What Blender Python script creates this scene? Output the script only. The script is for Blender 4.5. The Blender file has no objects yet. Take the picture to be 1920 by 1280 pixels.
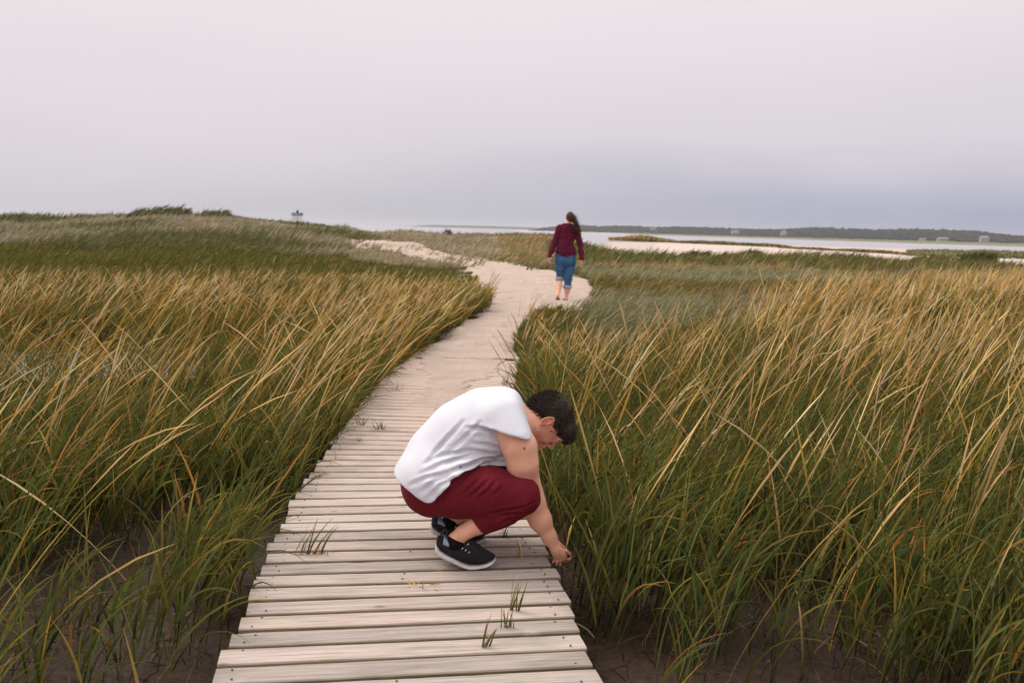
import bpy, math, random
import numpy as np
from mathutils import Vector, Matrix
random.seed(7); rng = np.random.default_rng(11)
scene = bpy.context.scene
col = scene.collection
R_ = math.radians

# ------------------------------------------------------------------ camera
PW, PH, FPX, EYE = 1920.0, 1280.0, 1867.0, 1.45
ROLL, PITCH = R_(1.5), R_(6.46)
cF = np.array([0, math.cos(PITCH), -math.sin(PITCH)])
_r0 = np.array([1.0, 0, 0]); _u0 = np.array([0, math.sin(PITCH), math.cos(PITCH)])
cR = _r0*math.cos(ROLL) + _u0*math.sin(ROLL)
cU = _u0*math.cos(ROLL) - _r0*math.sin(ROLL)
cO = np.array([0, 0, EYE])
cam_d = bpy.data.cameras.new('camera'); cam = bpy.data.objects.new('camera', cam_d); col.objects.link(cam)
cam_d.sensor_width = 36.0; cam_d.lens = 36.0*FPX/PW; cam_d.clip_start = 0.05; cam_d.clip_end = 12000
M3 = Matrix((cR, cU, -cF)).transposed(); cam.matrix_world = Matrix.Translation(cO) @ M3.to_4x4()
cam_d.dof.use_dof = True; cam_d.dof.focus_distance = 4.3; cam_d.dof.aperture_fstop = 5.0
scene.camera = cam
scene.view_settings.view_transform = 'Standard'; scene.view_settings.look = 'None'
scene.view_settings.exposure = 0.0; scene.view_settings.gamma = 1.0
scene.cycles.max_bounces = 8; scene.cycles.transparent_max_bounces = 12
scene.cycles.volume_bounces = 0

# ------------------------------------------------------------------ sky + sun
SUN_EL, SUN_AZ = R_(48), R_(-60)      # azimuth from +Y towards +X
world = bpy.data.worlds.new('World'); scene.world = world; world.use_nodes = True
nt = world.node_tree; nt.nodes.clear()
def N(t, kind, **kw):
    n = t.nodes.new(kind)
    for k, v in kw.items():
        if k.startswith('i_'):
            n.inputs[k[2:].replace('_', ' ')].default_value = v
        else: setattr(n, k, v)
    return n
def L(t, a, b): t.links.new(a, b)
def mathn(t, op, a, b=None, clamp=False):
    n = t.nodes.new('ShaderNodeMath'); n.operation = op; n.use_clamp = clamp
    for i, v in enumerate((a, b)):
        if v is None: continue
        if isinstance(v, (int, float)): n.inputs[i].default_value = v
        else: t.links.new(v, n.inputs[i])
    return n.outputs[0]
def mixc(t, f, a, b, blend='MIX'):
    n = t.nodes.new('ShaderNodeMix'); n.data_type = 'RGBA'; n.blend_type = blend
    for s, v in ((n.inputs[0], f), (n.inputs[6], a), (n.inputs[7], b)):
        if isinstance(v, (int, float)): s.default_value = v
        elif isinstance(v, tuple): s.default_value = (*v, 1) if len(v) == 3 else v
        else: t.links.new(v, s)
    return n.outputs[2]
def ramp(t, f, stops, interp='LINEAR'):
    n = t.nodes.new('ShaderNodeValToRGB'); n.color_ramp.interpolation = interp
    e = n.color_ramp.elements
    while len(e) > 1: e.remove(e[-1])
    for i, (p, c) in enumerate(stops):
        if i == 0: q = e[0]; q.position = p
        else: q = e.new(p)
        q.color = (*c, 1) if len(c) == 3 else c
    if f is not None: t.links.new(f, n.inputs[0])
    return n.outputs[0]
tc = N(nt, 'ShaderNodeTexCoord'); sp = N(nt, 'ShaderNodeSeparateXYZ'); L(nt, tc.outputs['Generated'], sp.inputs[0])
# cloud deck: soft stretched banks, warmer overhead, blue-grey low in the east (right)
mp = N(nt, 'ShaderNodeMapping'); mp.inputs['Scale'].default_value = (1.0, 1.0, 4.5); L(nt, tc.outputs['Generated'], mp.inputs[0])
cn = N(nt, 'ShaderNodeTexNoise', i_Scale=2.3, i_Detail=4.0, i_Roughness=0.45); L(nt, mp.outputs[0], cn.inputs[0])
cn2 = N(nt, 'ShaderNodeTexNoise', i_Scale=7.0, i_Detail=3.0, i_Roughness=0.5); L(nt, mp.outputs[0], cn2.inputs[0])
cl = mathn(nt, 'ADD', mathn(nt, 'MULTIPLY', mathn(nt, 'SUBTRACT', cn.outputs[0], 0.5), 0.11),
           mathn(nt, 'MULTIPLY', mathn(nt, 'SUBTRACT', cn2.outputs[0], 0.5), 0.012))
elev = mathn(nt, 'ADD', sp.outputs[2], cl)
left = ramp(nt, elev, [(0.0, (.585, .57, .615)), (0.03, (.665, .63, .67)), (0.09, (.755, .705, .745)), (0.2, (.845, .79, .815)), (0.45, (1.1, 1.05, 1.05)), (1, (1.6, 1.54, 1.52))])
right = ramp(nt, elev, [(0.0, (.34, .37, .50)), (0.03, (.41, .43, .555)), (0.09, (.71, .665, .725)), (0.2, (.83, .765, .80)), (0.45, (1.08, 1.03, 1.05)), (1, (1.6, 1.54, 1.52))])
az = mathn(nt, 'ADD', mathn(nt, 'MULTIPLY', sp.outputs[0], 1.5), 0.35, clamp=True)
deck = mixc(nt, az, left, right)
sky = N(nt, 'ShaderNodeTexSky'); sky.sky_type = 'NISHITA'; sky.sun_disc = False
sky.sun_elevation = SUN_EL; sky.sun_rotation = SUN_AZ; sky.air_density = 1.0; sky.dust_density = 3.0
bg1 = N(nt, 'ShaderNodeBackground'); L(nt, deck, bg1.inputs[0]); bg1.inputs[1].default_value = 1.0
bg2 = N(nt, 'ShaderNodeBackground'); L(nt, sky.outputs[0], bg2.inputs[0]); bg2.inputs[1].default_value = 0.1
mx = N(nt, 'ShaderNodeMixShader'); mx.inputs[0].default_value = 0.04; L(nt, bg1.outputs[0], mx.inputs[1]); L(nt, bg2.outputs[0], mx.inputs[2])
wo = N(nt, 'ShaderNodeOutputWorld'); L(nt, mx.outputs[0], wo.inputs[0])
sd = bpy.data.lights.new('sun', 'SUN'); sd.energy = 2.1; sd.angle = R_(18); sd.color = (1.0, .93, .84)
sun = bpy.data.objects.new('sun', sd); col.objects.link(sun)
_d = Vector((math.sin(SUN_AZ)*math.cos(SUN_EL), math.cos(SUN_AZ)*math.cos(SUN_EL)*-0.35, math.sin(SUN_EL)))
_d = Vector((math.sin(SUN_AZ)*math.cos(SUN_EL), math.cos(SUN_AZ)*math.cos(SUN_EL), math.sin(SUN_EL)))
sun.rotation_euler = _d.to_track_quat('Z', 'Y').to_euler()

# ------------------------------------------------------------------ helpers
def ray(px, py): return cF + cR*(px-960)/FPX - cU*(py-640)/FPX
def PT(px, py, t): return cO + ray(px, py)*t           # point seen at a pixel, t metres along the view axis
def GR(px, py, z=0.0):
    d = ray(px, py); return cO + d*((z-EYE)/d[2])
def tag(o, label=None, cat=None, group=None, kind=None):
    for k, v in (('label', label), ('category', cat), ('group', group), ('kind', kind)):
        if v: o[k] = v
    return o
def empty(name, loc, rz=0.0):
    o = bpy.data.objects.new(name, None); col.objects.link(o); o.location = [float(v) for v in loc]; o.rotation_euler = (0, 0, rz)
    o.empty_display_size = .1
    return o
def link(name, me, mat=None, parent=None):
    o = bpy.data.objects.new(name, me); col.objects.link(o)
    if mat is not None:
        for m in (mat if isinstance(mat, (list, tuple)) else [mat]): me.materials.append(m)
    if parent is not None:
        o.parent = parent
        bpy.context.view_layer.update()
        o.matrix_parent_inverse = parent.matrix_world.inverted()
    return o
def np_mesh(name, V, F, smooth=True, colr=None, vec=None, mi=None):
    """V (n,3), F list of index arrays, each (m,k)"""
    me = bpy.data.meshes.new(name); V = np.asarray(V, np.float32)
    me.vertices.add(len(V)); me.vertices.foreach_set('co', V.ravel())
    Fs = [np.asarray(f, np.int32) for f in (F if isinstance(F, list) else [F]) if len(f)]
    loops = np.concatenate([f.ravel() for f in Fs]); tot = np.concatenate([np.full(len(f), f.shape[1], np.int32) for f in Fs])
    start = np.concatenate([[0], np.cumsum(tot)[:-1]]).astype(np.int32)
    me.loops.add(len(loops)); me.loops.foreach_set('vertex_index', loops)
    me.polygons.add(len(tot)); me.polygons.foreach_set('loop_start', start)
    try: me.polygons.foreach_set('loop_total', tot)
    except Exception: pass
    me.polygons.foreach_set('use_smooth', np.full(len(tot), smooth))
    if mi is not None: me.polygons.foreach_set('material_index', np.asarray(mi, np.int32))
    me.update(calc_edges=True)
    if colr is not None:
        a = me.color_attributes.new('Col', 'FLOAT_COLOR', 'POINT')
        c = np.ones((len(V), 4), np.float32); c[:, :3] = colr; a.data.foreach_set('color', c.ravel())
    if vec is not None:
        a = me.attributes.new('pc', 'FLOAT_VECTOR', 'POINT'); a.data.foreach_set('vector', np.asarray(vec, np.float32).ravel())
    return me
def _hash(i, j, s):
    h = (i.astype(np.int64)*374761393 + j.astype(np.int64)*668265263 + s*974634777) & 0x7fffffff
    h = ((h ^ (h >> 13))*1274126177) & 0x7fffffff
    return ((h ^ (h >> 16)) & 0xffff)/65535.0
def vn(x, y, s=0):
    x = np.asarray(x, float); y = np.asarray(y, float)
    i = np.floor(x); j = np.floor(y); u = x-i; v = y-j; u = u*u*(3-2*u); v = v*v*(3-2*v)
    a = _hash(i, j, s); b = _hash(i+1, j, s); c = _hash(i, j+1, s); d = _hash(i+1, j+1, s)
    return (a*(1-u)+b*u)*(1-v) + (c*(1-u)+d*u)*v
def fbm(x, y, s=0, o=3):
    r = 0; a = 1; t = 0
    for k in range(o): r = r + a*vn(x*2**k, y*2**k, s+k*7); t += a; a *= .5
    return r/t
def sst(a, b, x): t = np.clip((x-a)/(b-a), 0, 1); return t*t*(3-2*t)
def grid_faces(nr, nc):
    i = np.arange(nr-1)[:, None]*nc + np.arange(nc-1)[None, :]; i = i.ravel()
    return np.stack([i, i+1, i+nc+1, i+nc], 1)
def mat_new(name):
    m = bpy.data.materials.new(name); m.use_nodes = True
    t = m.node_tree; b = t.nodes['Principled BSDF']; return m, t, b
def simple(name, c, rough=.7, spec=.3, noise=0.0, nscale=40.0, bump=0.0, bscale=200.0, c2=None, stretch=None, sheen=0):
    m, t, b = mat_new(name)
    b.inputs['Roughness'].default_value = rough; b.inputs['Specular IOR Level'].default_value = spec
    b.inputs['Base Color'].default_value = (*c, 1)
    if sheen: b.inputs['Sheen Weight'].default_value = sheen
    tcn = N(t, 'ShaderNodeTexCoord'); src = tcn.outputs['Object']
    if stretch:
        mpn = N(t, 'ShaderNodeMapping'); mpn.inputs['Scale'].default_value = stretch; L(t, src, mpn.inputs[0]); src = mpn.outputs[0]
    if noise or c2:
        nz = N(t, 'ShaderNodeTexNoise', i_Scale=nscale, i_Detail=5.0); L(t, src, nz.inputs[0])
        k = c2 or tuple(v*(1-noise) for v in c)
        f = ramp(t, nz.outputs[0], [(.35, (0, 0, 0)), (.65, (1, 1, 1))])
        L(t, mixc(t, f, c, k), b.inputs['Base Color'])
    if bump:
        nb = N(t, 'ShaderNodeTexNoise', i_Scale=bscale, i_Detail=4.0); L(t, src, nb.inputs[0])
        bp = N(t, 'ShaderNodeBump', i_Strength=bump, i_Distance=.01); L(t, nb.outputs[0], bp.inputs['Height']); L(t, bp.outputs[0], b.inputs['Normal'])
    return m

# ------------------------------------------------------------------ boardwalk + path outlines (world XY)
DK = np.array([  # Y, centre X, plank angle (deg)
 [1.0, -.15, 9.8], [3.38, -.337, 9.8], [3.95, -.386, 9.9], [4.39, -.437, 9.9], [5.1, -.509, 9.0], [5.55, -.53, 7.6], [6.04, -.54, 5.6],
 [6.65, -.564, 1.5], [7.5, -.588, -.5], [8.74, -.605, -3.2], [9.3, -.59, -5.0], [10.6, -.554, -8.5], [11.6, -.50, -11]])
def deck_c(Y): return np.interp(Y, DK[:, 0], DK[:, 1]), np.interp(Y, DK[:, 0], DK[:, 2])
_path_px = [((679, 748), (962, 752), 0), ((726, 709), (960, 717), 0), ((767, 675), (959, 683), 0), ((814, 642), (962, 650), 0), ((856, 614), (972, 622), 0),
 ((903, 590), (1000, 602), 0), ((907, 579), (1045, 587), 0), ((908, 566), (1090, 573), 0), ((900, 540), (1104, 550), 0), ((896, 520), (1100, 526), 0), ((873, 501), (1030, 507), .05),
 ((824, 486.5), (925, 488), .15), ((770, 472.5), (850, 476), .3), ((720, 463), (790, 464), .45), ((670, 456), (735, 456), .6), ((621, 451), (690, 449.5), .7)]
PL = np.array([GR(*a, z) for a, b, z in _path_px]); PR = np.array([GR(*b, z) for a, b, z in _path_px])
def in_poly(x, y, poly):
    r = np.zeros(x.shape, bool); n = len(poly)
    for i in range(n):
        x1, y1 = poly[i][:2]; x2, y2 = poly[(i+1) % n][:2]
        if y1 == y2: continue
        c = ((y1 > y) != (y2 > y)) & (x < (x2-x1)*(y-y1)/(y2-y1)+x1); r ^= c
    return r
def spline(P, m=6):
    Q_ = np.concatenate([[2*P[0]-P[1]], P, [2*P[-1]-P[-2]]]); out = []
    for i in range(len(P)-1):
        a, b, c, d = Q_[i:i+4]
        for t in np.linspace(0, 1, m, endpoint=False): out.append(.5*(2*b+(c-a)*t+(2*a-5*b+4*c-d)*t*t+(3*b-a-3*c+d)*t**3))
    return np.array(out+[P[-1]])
SL, SR = spline(PL), spline(PR)
path_poly = np.concatenate([SL[:, :2], SR[::-1, :2]])
def path_dist(x, y):      # metres outside the path outline (negative inside)
    best = np.full(x.shape, 1e9)
    for a, b in list(zip(SL[:-1], SL[1:]))+list(zip(SR[:-1], SR[1:])):
        d = b[:2]-a[:2]; l2 = max((d*d).sum(), 1e-9); h = np.clip(((x-a[0])*d[0]+(y-a[1])*d[1])/l2, 0, 1)
        best = np.minimum(best, (x-a[0]-h*d[0])**2+(y-a[1]-h*d[1])**2)
    return np.sqrt(best)*np.where(in_poly(x, y, path_poly), -1, 1)
def on_deck(x, y, m=0.0):
    c, a = deck_c(y); return (np.abs(x-c) < .625+m) & (y < 11.5) & (y > .5)
def on_path(x, y, wob=.12):
    dx = (fbm(x*2.2, y*1.1, 3)-.5)*wob*4; dy = (fbm(x*2.2+9, y*1.1, 5)-.5)*wob*4
    return in_poly(x+dx*np.clip(y/16, .3, 3), y+dy*np.clip(y/16, .3, 6), path_poly) & (y > 9)

def zground(X, Y):
    X = np.asarray(X, float); Y = np.asarray(Y, float); Yc = np.maximum(Y, .5); a = X/Yc
    z = -.22 + .19*sst(10.5, 16, Y) + (fbm(X*1.3, Y*1.3, 21)-.5)*.05
    z = z - .14*np.exp(-(((X+4.9)/3.2)**2+((Y-11.0)/1.6)**2)**2)
    w = 1-sst(.05, .13, a)
    z = z + .5*w*sst(30, 60, Y)
    crest = np.interp(a, [-.9, -.514, -.38, -.273, -.22, -.18, -.15, -.107, -.05], [1.0, 1.05, 1.2, 1.3, 1.1, .85, .65, .45, .0])
    up = np.interp(a, [-.3, -.15], [50, 60])
    z = z + (crest-.5*w)*(a < -.04)*sst(20, up, Y)*np.clip((-a-.04)/.05, 0, 1)
    fal = sst(0, 1, (Y-np.where(a < -.12, 72, 92))/45)*w + sst(46, 66, Y)*(1-w)*.45 + sst(200, 330, Y)*(1-w)*.55
    low = -1.5
    z = z*(1-fal) + low*fal
    z = z + (fbm(X*.18, Y*.12, 31)-.5)*.35*sst(22, 45, Y)*(1-fal)
    return z
WATER = -1.10

# ------------------------------------------------------------------ ground sheet
def ground_mat():
    m, t, b = mat_new('marsh_soil')
    tcn = N(t, 'ShaderNodeTexCoord'); o = tcn.outputs['Object']
    at = N(t, 'ShaderNodeAttribute', attribute_name='Col')
    n1 = N(t, 'ShaderNodeTexNoise', i_Scale=1.6, i_Detail=6.0); L(t, o, n1.inputs[0])
    n2 = N(t, 'ShaderNodeTexNoise', i_Scale=28.0, i_Detail=6.0, i_Roughness=.65); L(t, o, n2.inputs[0])
    v = N(t, 'ShaderNodeTexVoronoi', i_Scale=34.0); L(t, o, v.inputs[0])
    f = ramp(t, n2.outputs[0], [(.3, (.55, .55, .55)), (.7, (1.15, 1.15, 1.15))])
    L(t, mixc(t, 1.0, at.outputs['Color'], f, 'MULTIPLY'), b.inputs['Base Color'])
    L(t, ramp(t, n1.outputs[0], [(.35, (.38, .38, .38)), (.65, (.8, .8, .8))]), b.inputs['Roughness'])
    b.inputs['Specular IOR Level'].default_value = .12
    h = mathn(t, 'ADD', mathn(t, 'MULTIPLY', n2.outputs[0], 1.0), mathn(t, 'MULTIPLY', mathn(t, 'MINIMUM', v.outputs['Distance'], .35), 1.2))
    bp = N(t, 'ShaderNodeBump', i_Strength=.9, i_Distance=.02); L(t, h, bp.inputs['Height']); L(t, bp.outputs[0], b.inputs['Normal'])
    return m
_ys = np.concatenate([np.arange(-4, 1, .5), np.arange(1, 14, .06), 14*np.exp(np.linspace(0, math.log(4000/14), 330))])
_k = np.linspace(-1, 1, 321)
yy = _ys[:, None]*np.ones_like(_k)[None]; half = np.maximum(7.0, np.abs(_ys)*1.15)[:, None]
xx = half*_k[None]
zz = zground(xx, yy)-.22*on_path(xx, yy, 0.0)*(yy > 20)
mudc = np.array([.052, .032, .021]); soilc = np.array([.060, .052, .028]); sandc = np.array([.60, .48, .41]); meadow = np.array([.15, .14, .07])
w1 = sst(11, 20, yy)[..., None]
gc = mudc*(1-w1)+soilc*w1
pm = sst(.45, .62, fbm(xx*.7, yy*.5, 77))[..., None]*(1-w1)*.5; gc = gc*(1-pm)+np.array([.075, .052, .038])*pm
aa = xx/np.maximum(yy, .5)
ws = (sst(58, 68, yy)*sst(.06, .1, aa))[..., None]; gc = gc*(1-ws)+sandc*ws
w2 = (sst(22, 30, yy)*(1-ws[..., 0]))[..., None]; gc = gc*(1-w2)+meadow*w2
me = np_mesh('ground', np.stack([xx, yy, zz], -1).reshape(-1, 3), grid_faces(*xx.shape), colr=gc.reshape(-1, 3))
tag(link('ground', me, ground_mat()), kind='structure')

# ------------------------------------------------------------------ sand path
def sand_mat():
    m, t, b = mat_new('sand')
    tcn = N(t, 'ShaderNodeTexCoord'); o = tcn.outputs['Object']
    n1 = N(t, 'ShaderNodeTexNoise', i_Scale=2.2, i_Detail=5.0); L(t, o, n1.inputs[0])
    n2 = N(t, 'ShaderNodeTexNoise', i_Scale=260.0, i_Detail=3.0); L(t, o, n2.inputs[0])
    n3 = N(t, 'ShaderNodeTexNoise', i_Scale=9.0, i_Detail=6.0, i_Roughness=.6); L(t, o, n3.inputs[0])
    c = ramp(t, n1.outputs[0], [(.3, (.43, .325, .265)), (.7, (.55, .43, .365))])
    c = mixc(t, .35, c, ramp(t, n2.outputs[0], [(.3, (.40, .29, .235)), (.6, (.64, .52, .45))]))
    dr = ramp(t, n3.outputs[0], [(.61, (0, 0, 0)), (.70, (1, 1, 1))])      # scraps of straw and dark wrack
    c = mixc(t, mathn(t, 'MULTIPLY', dr, .45), c, (.36, .25, .15))
    L(t, c, b.inputs['Base Color']); b.inputs['Roughness'].default_value = .95; b.inputs['Specular IOR Level'].default_value = .1
    h = mathn(t, 'ADD', mathn(t, 'MULTIPLY', n3.outputs[0], 2.2), mathn(t, 'MULTIPLY', n2.outputs[0], .25))
    bp = N(t, 'ShaderNodeBump', i_Strength=.9, i_Distance=.035); L(t, h, bp.inputs['Height']); L(t, bp.outputs[0], b.inputs['Normal'])
    return m
SAND = sand_mat()
def resample(P, n):
    d = np.concatenate([[0], np.cumsum(np.linalg.norm(np.diff(P[:, :2], axis=0), axis=1))]); return d
cen = (PL+PR)/2; dd = resample(cen, 0)
# lead-in rows over the boards
lead = []
for Y in (5.6, 6.4, 7.2, 8.0):
    c, a = deck_c(Y); lead.append((np.array([c-.60, Y+.0, 0]), np.array([c+.60, Y, 0])))
PL2 = np.concatenate([[p[0] for p in lead], PL]); PR2 = np.concatenate([[p[1] for p in lead], PR])
d2 = resample((PL2+PR2)/2, 0)
ts = np.concatenate([np.arange(0, 22, .035), np.linspace(22, d2[-1], 260)])
def itp(A): return np.stack([np.interp(ts, d2, A[:, k]) for k in range(3)], 1)
pl, pr = itp(PL2), itp(PR2)
NC = 90
s = np.linspace(-.10, 1.10, NC)[None, :, None]
P = pl[:, None]*(1-s)+pr[:, None]*s
X, Y = P[..., 0], P[..., 1]; S = s[..., 0]+0*X
edge = np.minimum(S, 1-S)*np.linalg.norm(pr-pl, axis=1)[:, None]      # metres in from the edge
wob = (fbm(X*2.2, Y*2.2, 41)-.5)*.2
over = sst(-.08, .12+.25*sst(12, 18, Y), edge+wob)
u = (S-.5)*2
# cover of sand on the boards: a tongue that widens with distance
c_l = np.interp(Y, [6.2, 7.0, 8.2, 9.2, 10.2, 11.0], [.2, -.10, -.33, -.42, -.62, -1.3])+(vn(Y*3.1, Y*0+2, 47)-.5)*.5
c_r = np.interp(Y, [6.2, 7.2, 8.2, 9.2, 10.0, 11.0], [.15, .5, .62, .45, .9, 1.4])
wj = (fbm(X*4, Y*5, 43, 4)-.5)*.8
cov = sst(-.09, .12, np.minimum(u+wj-c_l, c_r-u+wj))*sst(6.3, 8.6, Y)
n_big = (fbm(X*.9, Y*.9, 51)-.5)*.10; n_small = (fbm(X*3.1, Y*3.1, 52, 4)-.5)*.05
foot = -np.clip(vn(X*3.4, Y*2.6, 55)-.55, 0, 1)*.16+np.clip(vn(X*4.1+5, Y*3.3, 57)-.6, 0, 1)*.09
z_deck = -.050+.058*cov+(n_small*.35+.006)*cov
z_open = .012+n_big*.6*sst(12, 16, Y)+n_small*1.1+foot*sst(11.5, 13, Y)+P[..., 2]
k = sst(10.6, 11.8, Y)
Z = z_deck*(1-k)+z_open*k
Z = Z*over+(Z-.07-.39*(1-sst(10.6, 11.8, Y)))*(1-over)
nr_ = int(np.argmax(Y.min(1) > 12.1)); V1 = np.stack([X, Y, Z], -1)[:nr_].reshape(-1, 3); F1 = grid_faces(nr_, NC)
# open path beyond the boards: a fine sheet whose edges thin out into the soil
yr = 10.9*np.exp(np.linspace(0, math.log(75/10.9), 520)); ar = np.linspace(-.235, .105, 560)
Yg = yr[:, None]+0*ar[None]; Xg = ar[None]*Yg; D = path_dist(Xg, Yg)
D = D+(fbm(Xg*1.6, Yg*1.6, 41)-.5)*.34+(fbm(Xg*7, Yg*7, 42)-.5)*.10
zc = np.interp(Yg, np.maximum.accumulate((PL[:, 1]+PR[:, 1])/2), (PL[:, 2]+PR[:, 2])/2)
nb = (fbm(Xg*.9, Yg*.9, 51)-.5)*.10; ns = (fbm(Xg*3.1, Yg*3.1, 52, 4)-.5)*.06
ft = -np.clip(vn(Xg*3.4, Yg*2.6, 55)-.55, 0, 1)*.13+np.clip(vn(Xg*4.1+5, Yg*3.3, 57)-.6, 0, 1)*.08
Zs = .014+nb*.6*sst(12, 16, Yg)+ns+ft*sst(11.3, 12.5, Yg)
Zg_ = np.maximum(Zs+zc*(Yg > 20), zground(Xg, Yg)+.015-.13*sst(20, 26, Yg)); Zg_ = np.where(Yg < 12.6, np.maximum(Zg_, -.04+.054*sst(10.9, 11.35, Yg)), Zg_)
o_ = sst(-.10, .30, D); Zg_ = Zg_*(1-o_)+(np.minimum(zground(Xg, Yg), Zg_)-.05)*o_
Fg = grid_faces(len(yr), len(ar)); keepf = (D.ravel()[Fg] < .45).any(1); Fg = Fg[keepf]
used = np.unique(Fg); mp_ = np.full(Xg.size, -1); mp_[used] = np.arange(len(used))
V2 = np.stack([Xg, Yg, Zg_], -1).reshape(-1, 3)[used]
me = np_mesh('sand_path', np.concatenate([V1, V2]), np.concatenate([F1, mp_[Fg]+len(V1)]))
tag(link('sand_path', me, SAND), kind='structure')

# ------------------------------------------------------------------ water
def water_mat(c=(.30, .29, .31), rough=.22, sc=.35):
    m, t, b = mat_new('tidal_water')
    b.inputs['Base Color'].default_value = (*c, 1); b.inputs['Roughness'].default_value = rough
    b.inputs['Specular IOR Level'].default_value = .8
    tcn = N(t, 'ShaderNodeTexCoord'); mpn = N(t, 'ShaderNodeMapping'); mpn.inputs['Scale'].default_value = (sc, sc*2.5, 1); L(t, tcn.outputs['Object'], mpn.inputs[0])
    nb = N(t, 'ShaderNodeTexNoise', i_Scale=1.0, i_Detail=6.0); L(t, mpn.outputs[0], nb.inputs[0])
    bp = N(t, 'ShaderNodeBump', i_Strength=.25, i_Distance=.2); L(t, nb.outputs[0], bp.inputs['Height']); L(t, bp.outputs[0], b.inputs['Normal'])
    return m
me = np_mesh('water', [(-6500, 75, WATER), (6500, 75, WATER), (6500, 7500, WATER), (-6500, 7500, WATER)], np.array([[0, 1, 2, 3]]))
tag(link('water', me, water_mat()), kind='structure')
# shallow tidal pool behind the first stand of grass on the left
th = np.linspace(0, 2*math.pi, 60, endpoint=False)
rr = 1+.20*np.sin(3*th+1)+.12*np.sin(5*th)+.08*np.sin(9*th+2)+.05*np.sin(17*th)
me = np_mesh('tidal_pool', np.concatenate([[(-4.7, 10.6, -.19)], np.stack([-4.9+2.2*rr*np.cos(th), 11.0+1.15*rr*np.sin(th), np.full(60, -.19)], 1)]),
             np.stack([np.zeros(60, int), 1+np.arange(60), 1+(np.arange(60)+1) % 60], 1))
tag(link('tidal_pool', me, water_mat((.20, .15, .115), .5, 6.0)), kind='structure')

# ------------------------------------------------------------------ boardwalk
def wood_mat():
    m, t, b = mat_new('weathered_plank')
    at = N(t, 'ShaderNodeAttribute', attribute_name='pc'); sp_ = N(t, 'ShaderNodeSeparateXYZ'); L(t, at.outputs['Vector'], sp_.inputs[0])
    cid = N(t, 'ShaderNodeAttribute', attribute_name='Col')
    mpn = N(t, 'ShaderNodeMapping'); mpn.inputs['Scale'].default_value = (1.1, 9, 1); L(t, at.outputs['Vector'], mpn.inputs[0])
    warp = N(t, 'ShaderNodeTexNoise', i_Scale=1.3, i_Detail=3.0); L(t, mpn.outputs[0], warp.inputs[0])
    ring = mathn(t, 'ADD', mathn(t, 'MULTIPLY', warp.outputs[0], 7.0), mathn(t, 'MULTIPLY', sp_.outputs[1], 11.0))
    gr = mathn(t, 'ABSOLUTE', mathn(t, 'SINE', mathn(t, 'MULTIPLY', ring, 3.2)))
    mp2 = N(t, 'ShaderNodeMapping'); mp2.inputs['Scale'].default_value = (3.0, 130, 1); L(t, at.outputs['Vector'], mp2.inputs[0])
    fib = N(t, 'ShaderNodeTexNoise', i_Scale=1.0, i_Detail=5.0, i_Roughness=.65); L(t, mp2.outputs[0], fib.inputs[0])
    mp3 = N(t, 'ShaderNodeMapping'); mp3.inputs['Scale'].default_value = (2.4, 8, 1); L(t, at.outputs['Vector'], mp3.inputs[0])
    st = N(t, 'ShaderNodeTexNoise', i_Scale=1.0, i_Detail=6.0, i_Roughness=.6); L(t, mp3.outputs[0], st.inputs[0])
    base = ramp(t, fib.outputs[0], [(.32, (.26, .20, .165)), (.48, (.45, .37, .325)), (.68, (.57, .485, .44))])
    base = mixc(t, mathn(t, 'MULTIPLY', mathn(t, 'SUBTRACT', 1.0, mathn(t, 'POWER', gr, .35)), .5), base, (.36, .26, .20))
    base = mixc(t, mathn(t, 'MULTIPLY', ramp(t, st.outputs[0], [(.52, (0, 0, 0)), (.74, (1, 1, 1))]), .72), base, (.24, .22, .175))
    kv = N(t, 'ShaderNodeTexVoronoi', i_Scale=1.0); mpk = N(t, 'ShaderNodeMapping'); mpk.inputs['Scale'].default_value = (3.2, 6.5, 1); L(t, at.outputs['Vector'], mpk.inputs[0]); L(t, mpk.outputs[0], kv.inputs[0])
    base = mixc(t, ramp(t, kv.outputs['Distance'], [(.05, (.75, .75, .75)), (.11, (0, 0, 0))]), base, (.17, .11, .08))   # knots
    base = mixc(t, 1.0, base, cid.outputs['Color'], 'MULTIPLY')
    tcw = N(t, 'ShaderNodeTexCoord'); sw = N(t, 'ShaderNodeSeparateXYZ'); L(t, tcw.outputs['Object'], sw.inputs[0])
    ws_ = N(t, 'ShaderNodeTexNoise', i_Scale=4.5, i_Detail=6.0, i_Roughness=.65); L(t, tcw.outputs['Object'], ws_.inputs[0])
    yy_ = mathn(t, 'DIVIDE', mathn(t, 'SUBTRACT', sw.outputs[1], 4.2), 5.2, clamp=True)
    sm_ = mathn(t, 'MULTIPLY', mathn(t, 'SUBTRACT', mathn(t, 'ADD', ws_.outputs[0], mathn(t, 'MULTIPLY', yy_, .42)), .60), 6.0, clamp=True)
    base = mixc(t, mathn(t, 'MULTIPLY', sm_, .85), base, (.50, .385, .32))   # blown sand lying on the boards
    L(t, base, b.inputs['Base Color']); b.inputs['Roughness'].default_value = .85; b.inputs['Specular IOR Level'].default_value = .15
    h = mathn(t, 'ADD', mathn(t, 'MULTIPLY', fib.outputs[0], 1.0), mathn(t, 'MULTIPLY', gr, .25))
    bp = N(t, 'ShaderNodeBump', i_Strength=.6, i_Distance=.004); L(t, h, bp.inputs['Height']); L(t, bp.outputs[0], b.inputs['Normal'])
    return m
WOOD = wood_mat(); NAIL = simple('rusty_nail', (.13, .10, .085), .7, .3)
boardwalk = tag(empty('boardwalk', (-.4, 3.0, -.2)), 'weathered grey wooden boardwalk running under the crouching person towards the sand path', 'boardwalk')
Vs, Fs, Cs, Vc, Mi = [], [], [], [], []; nv = 0
planks = []
y = 1.15; i = 0
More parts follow.
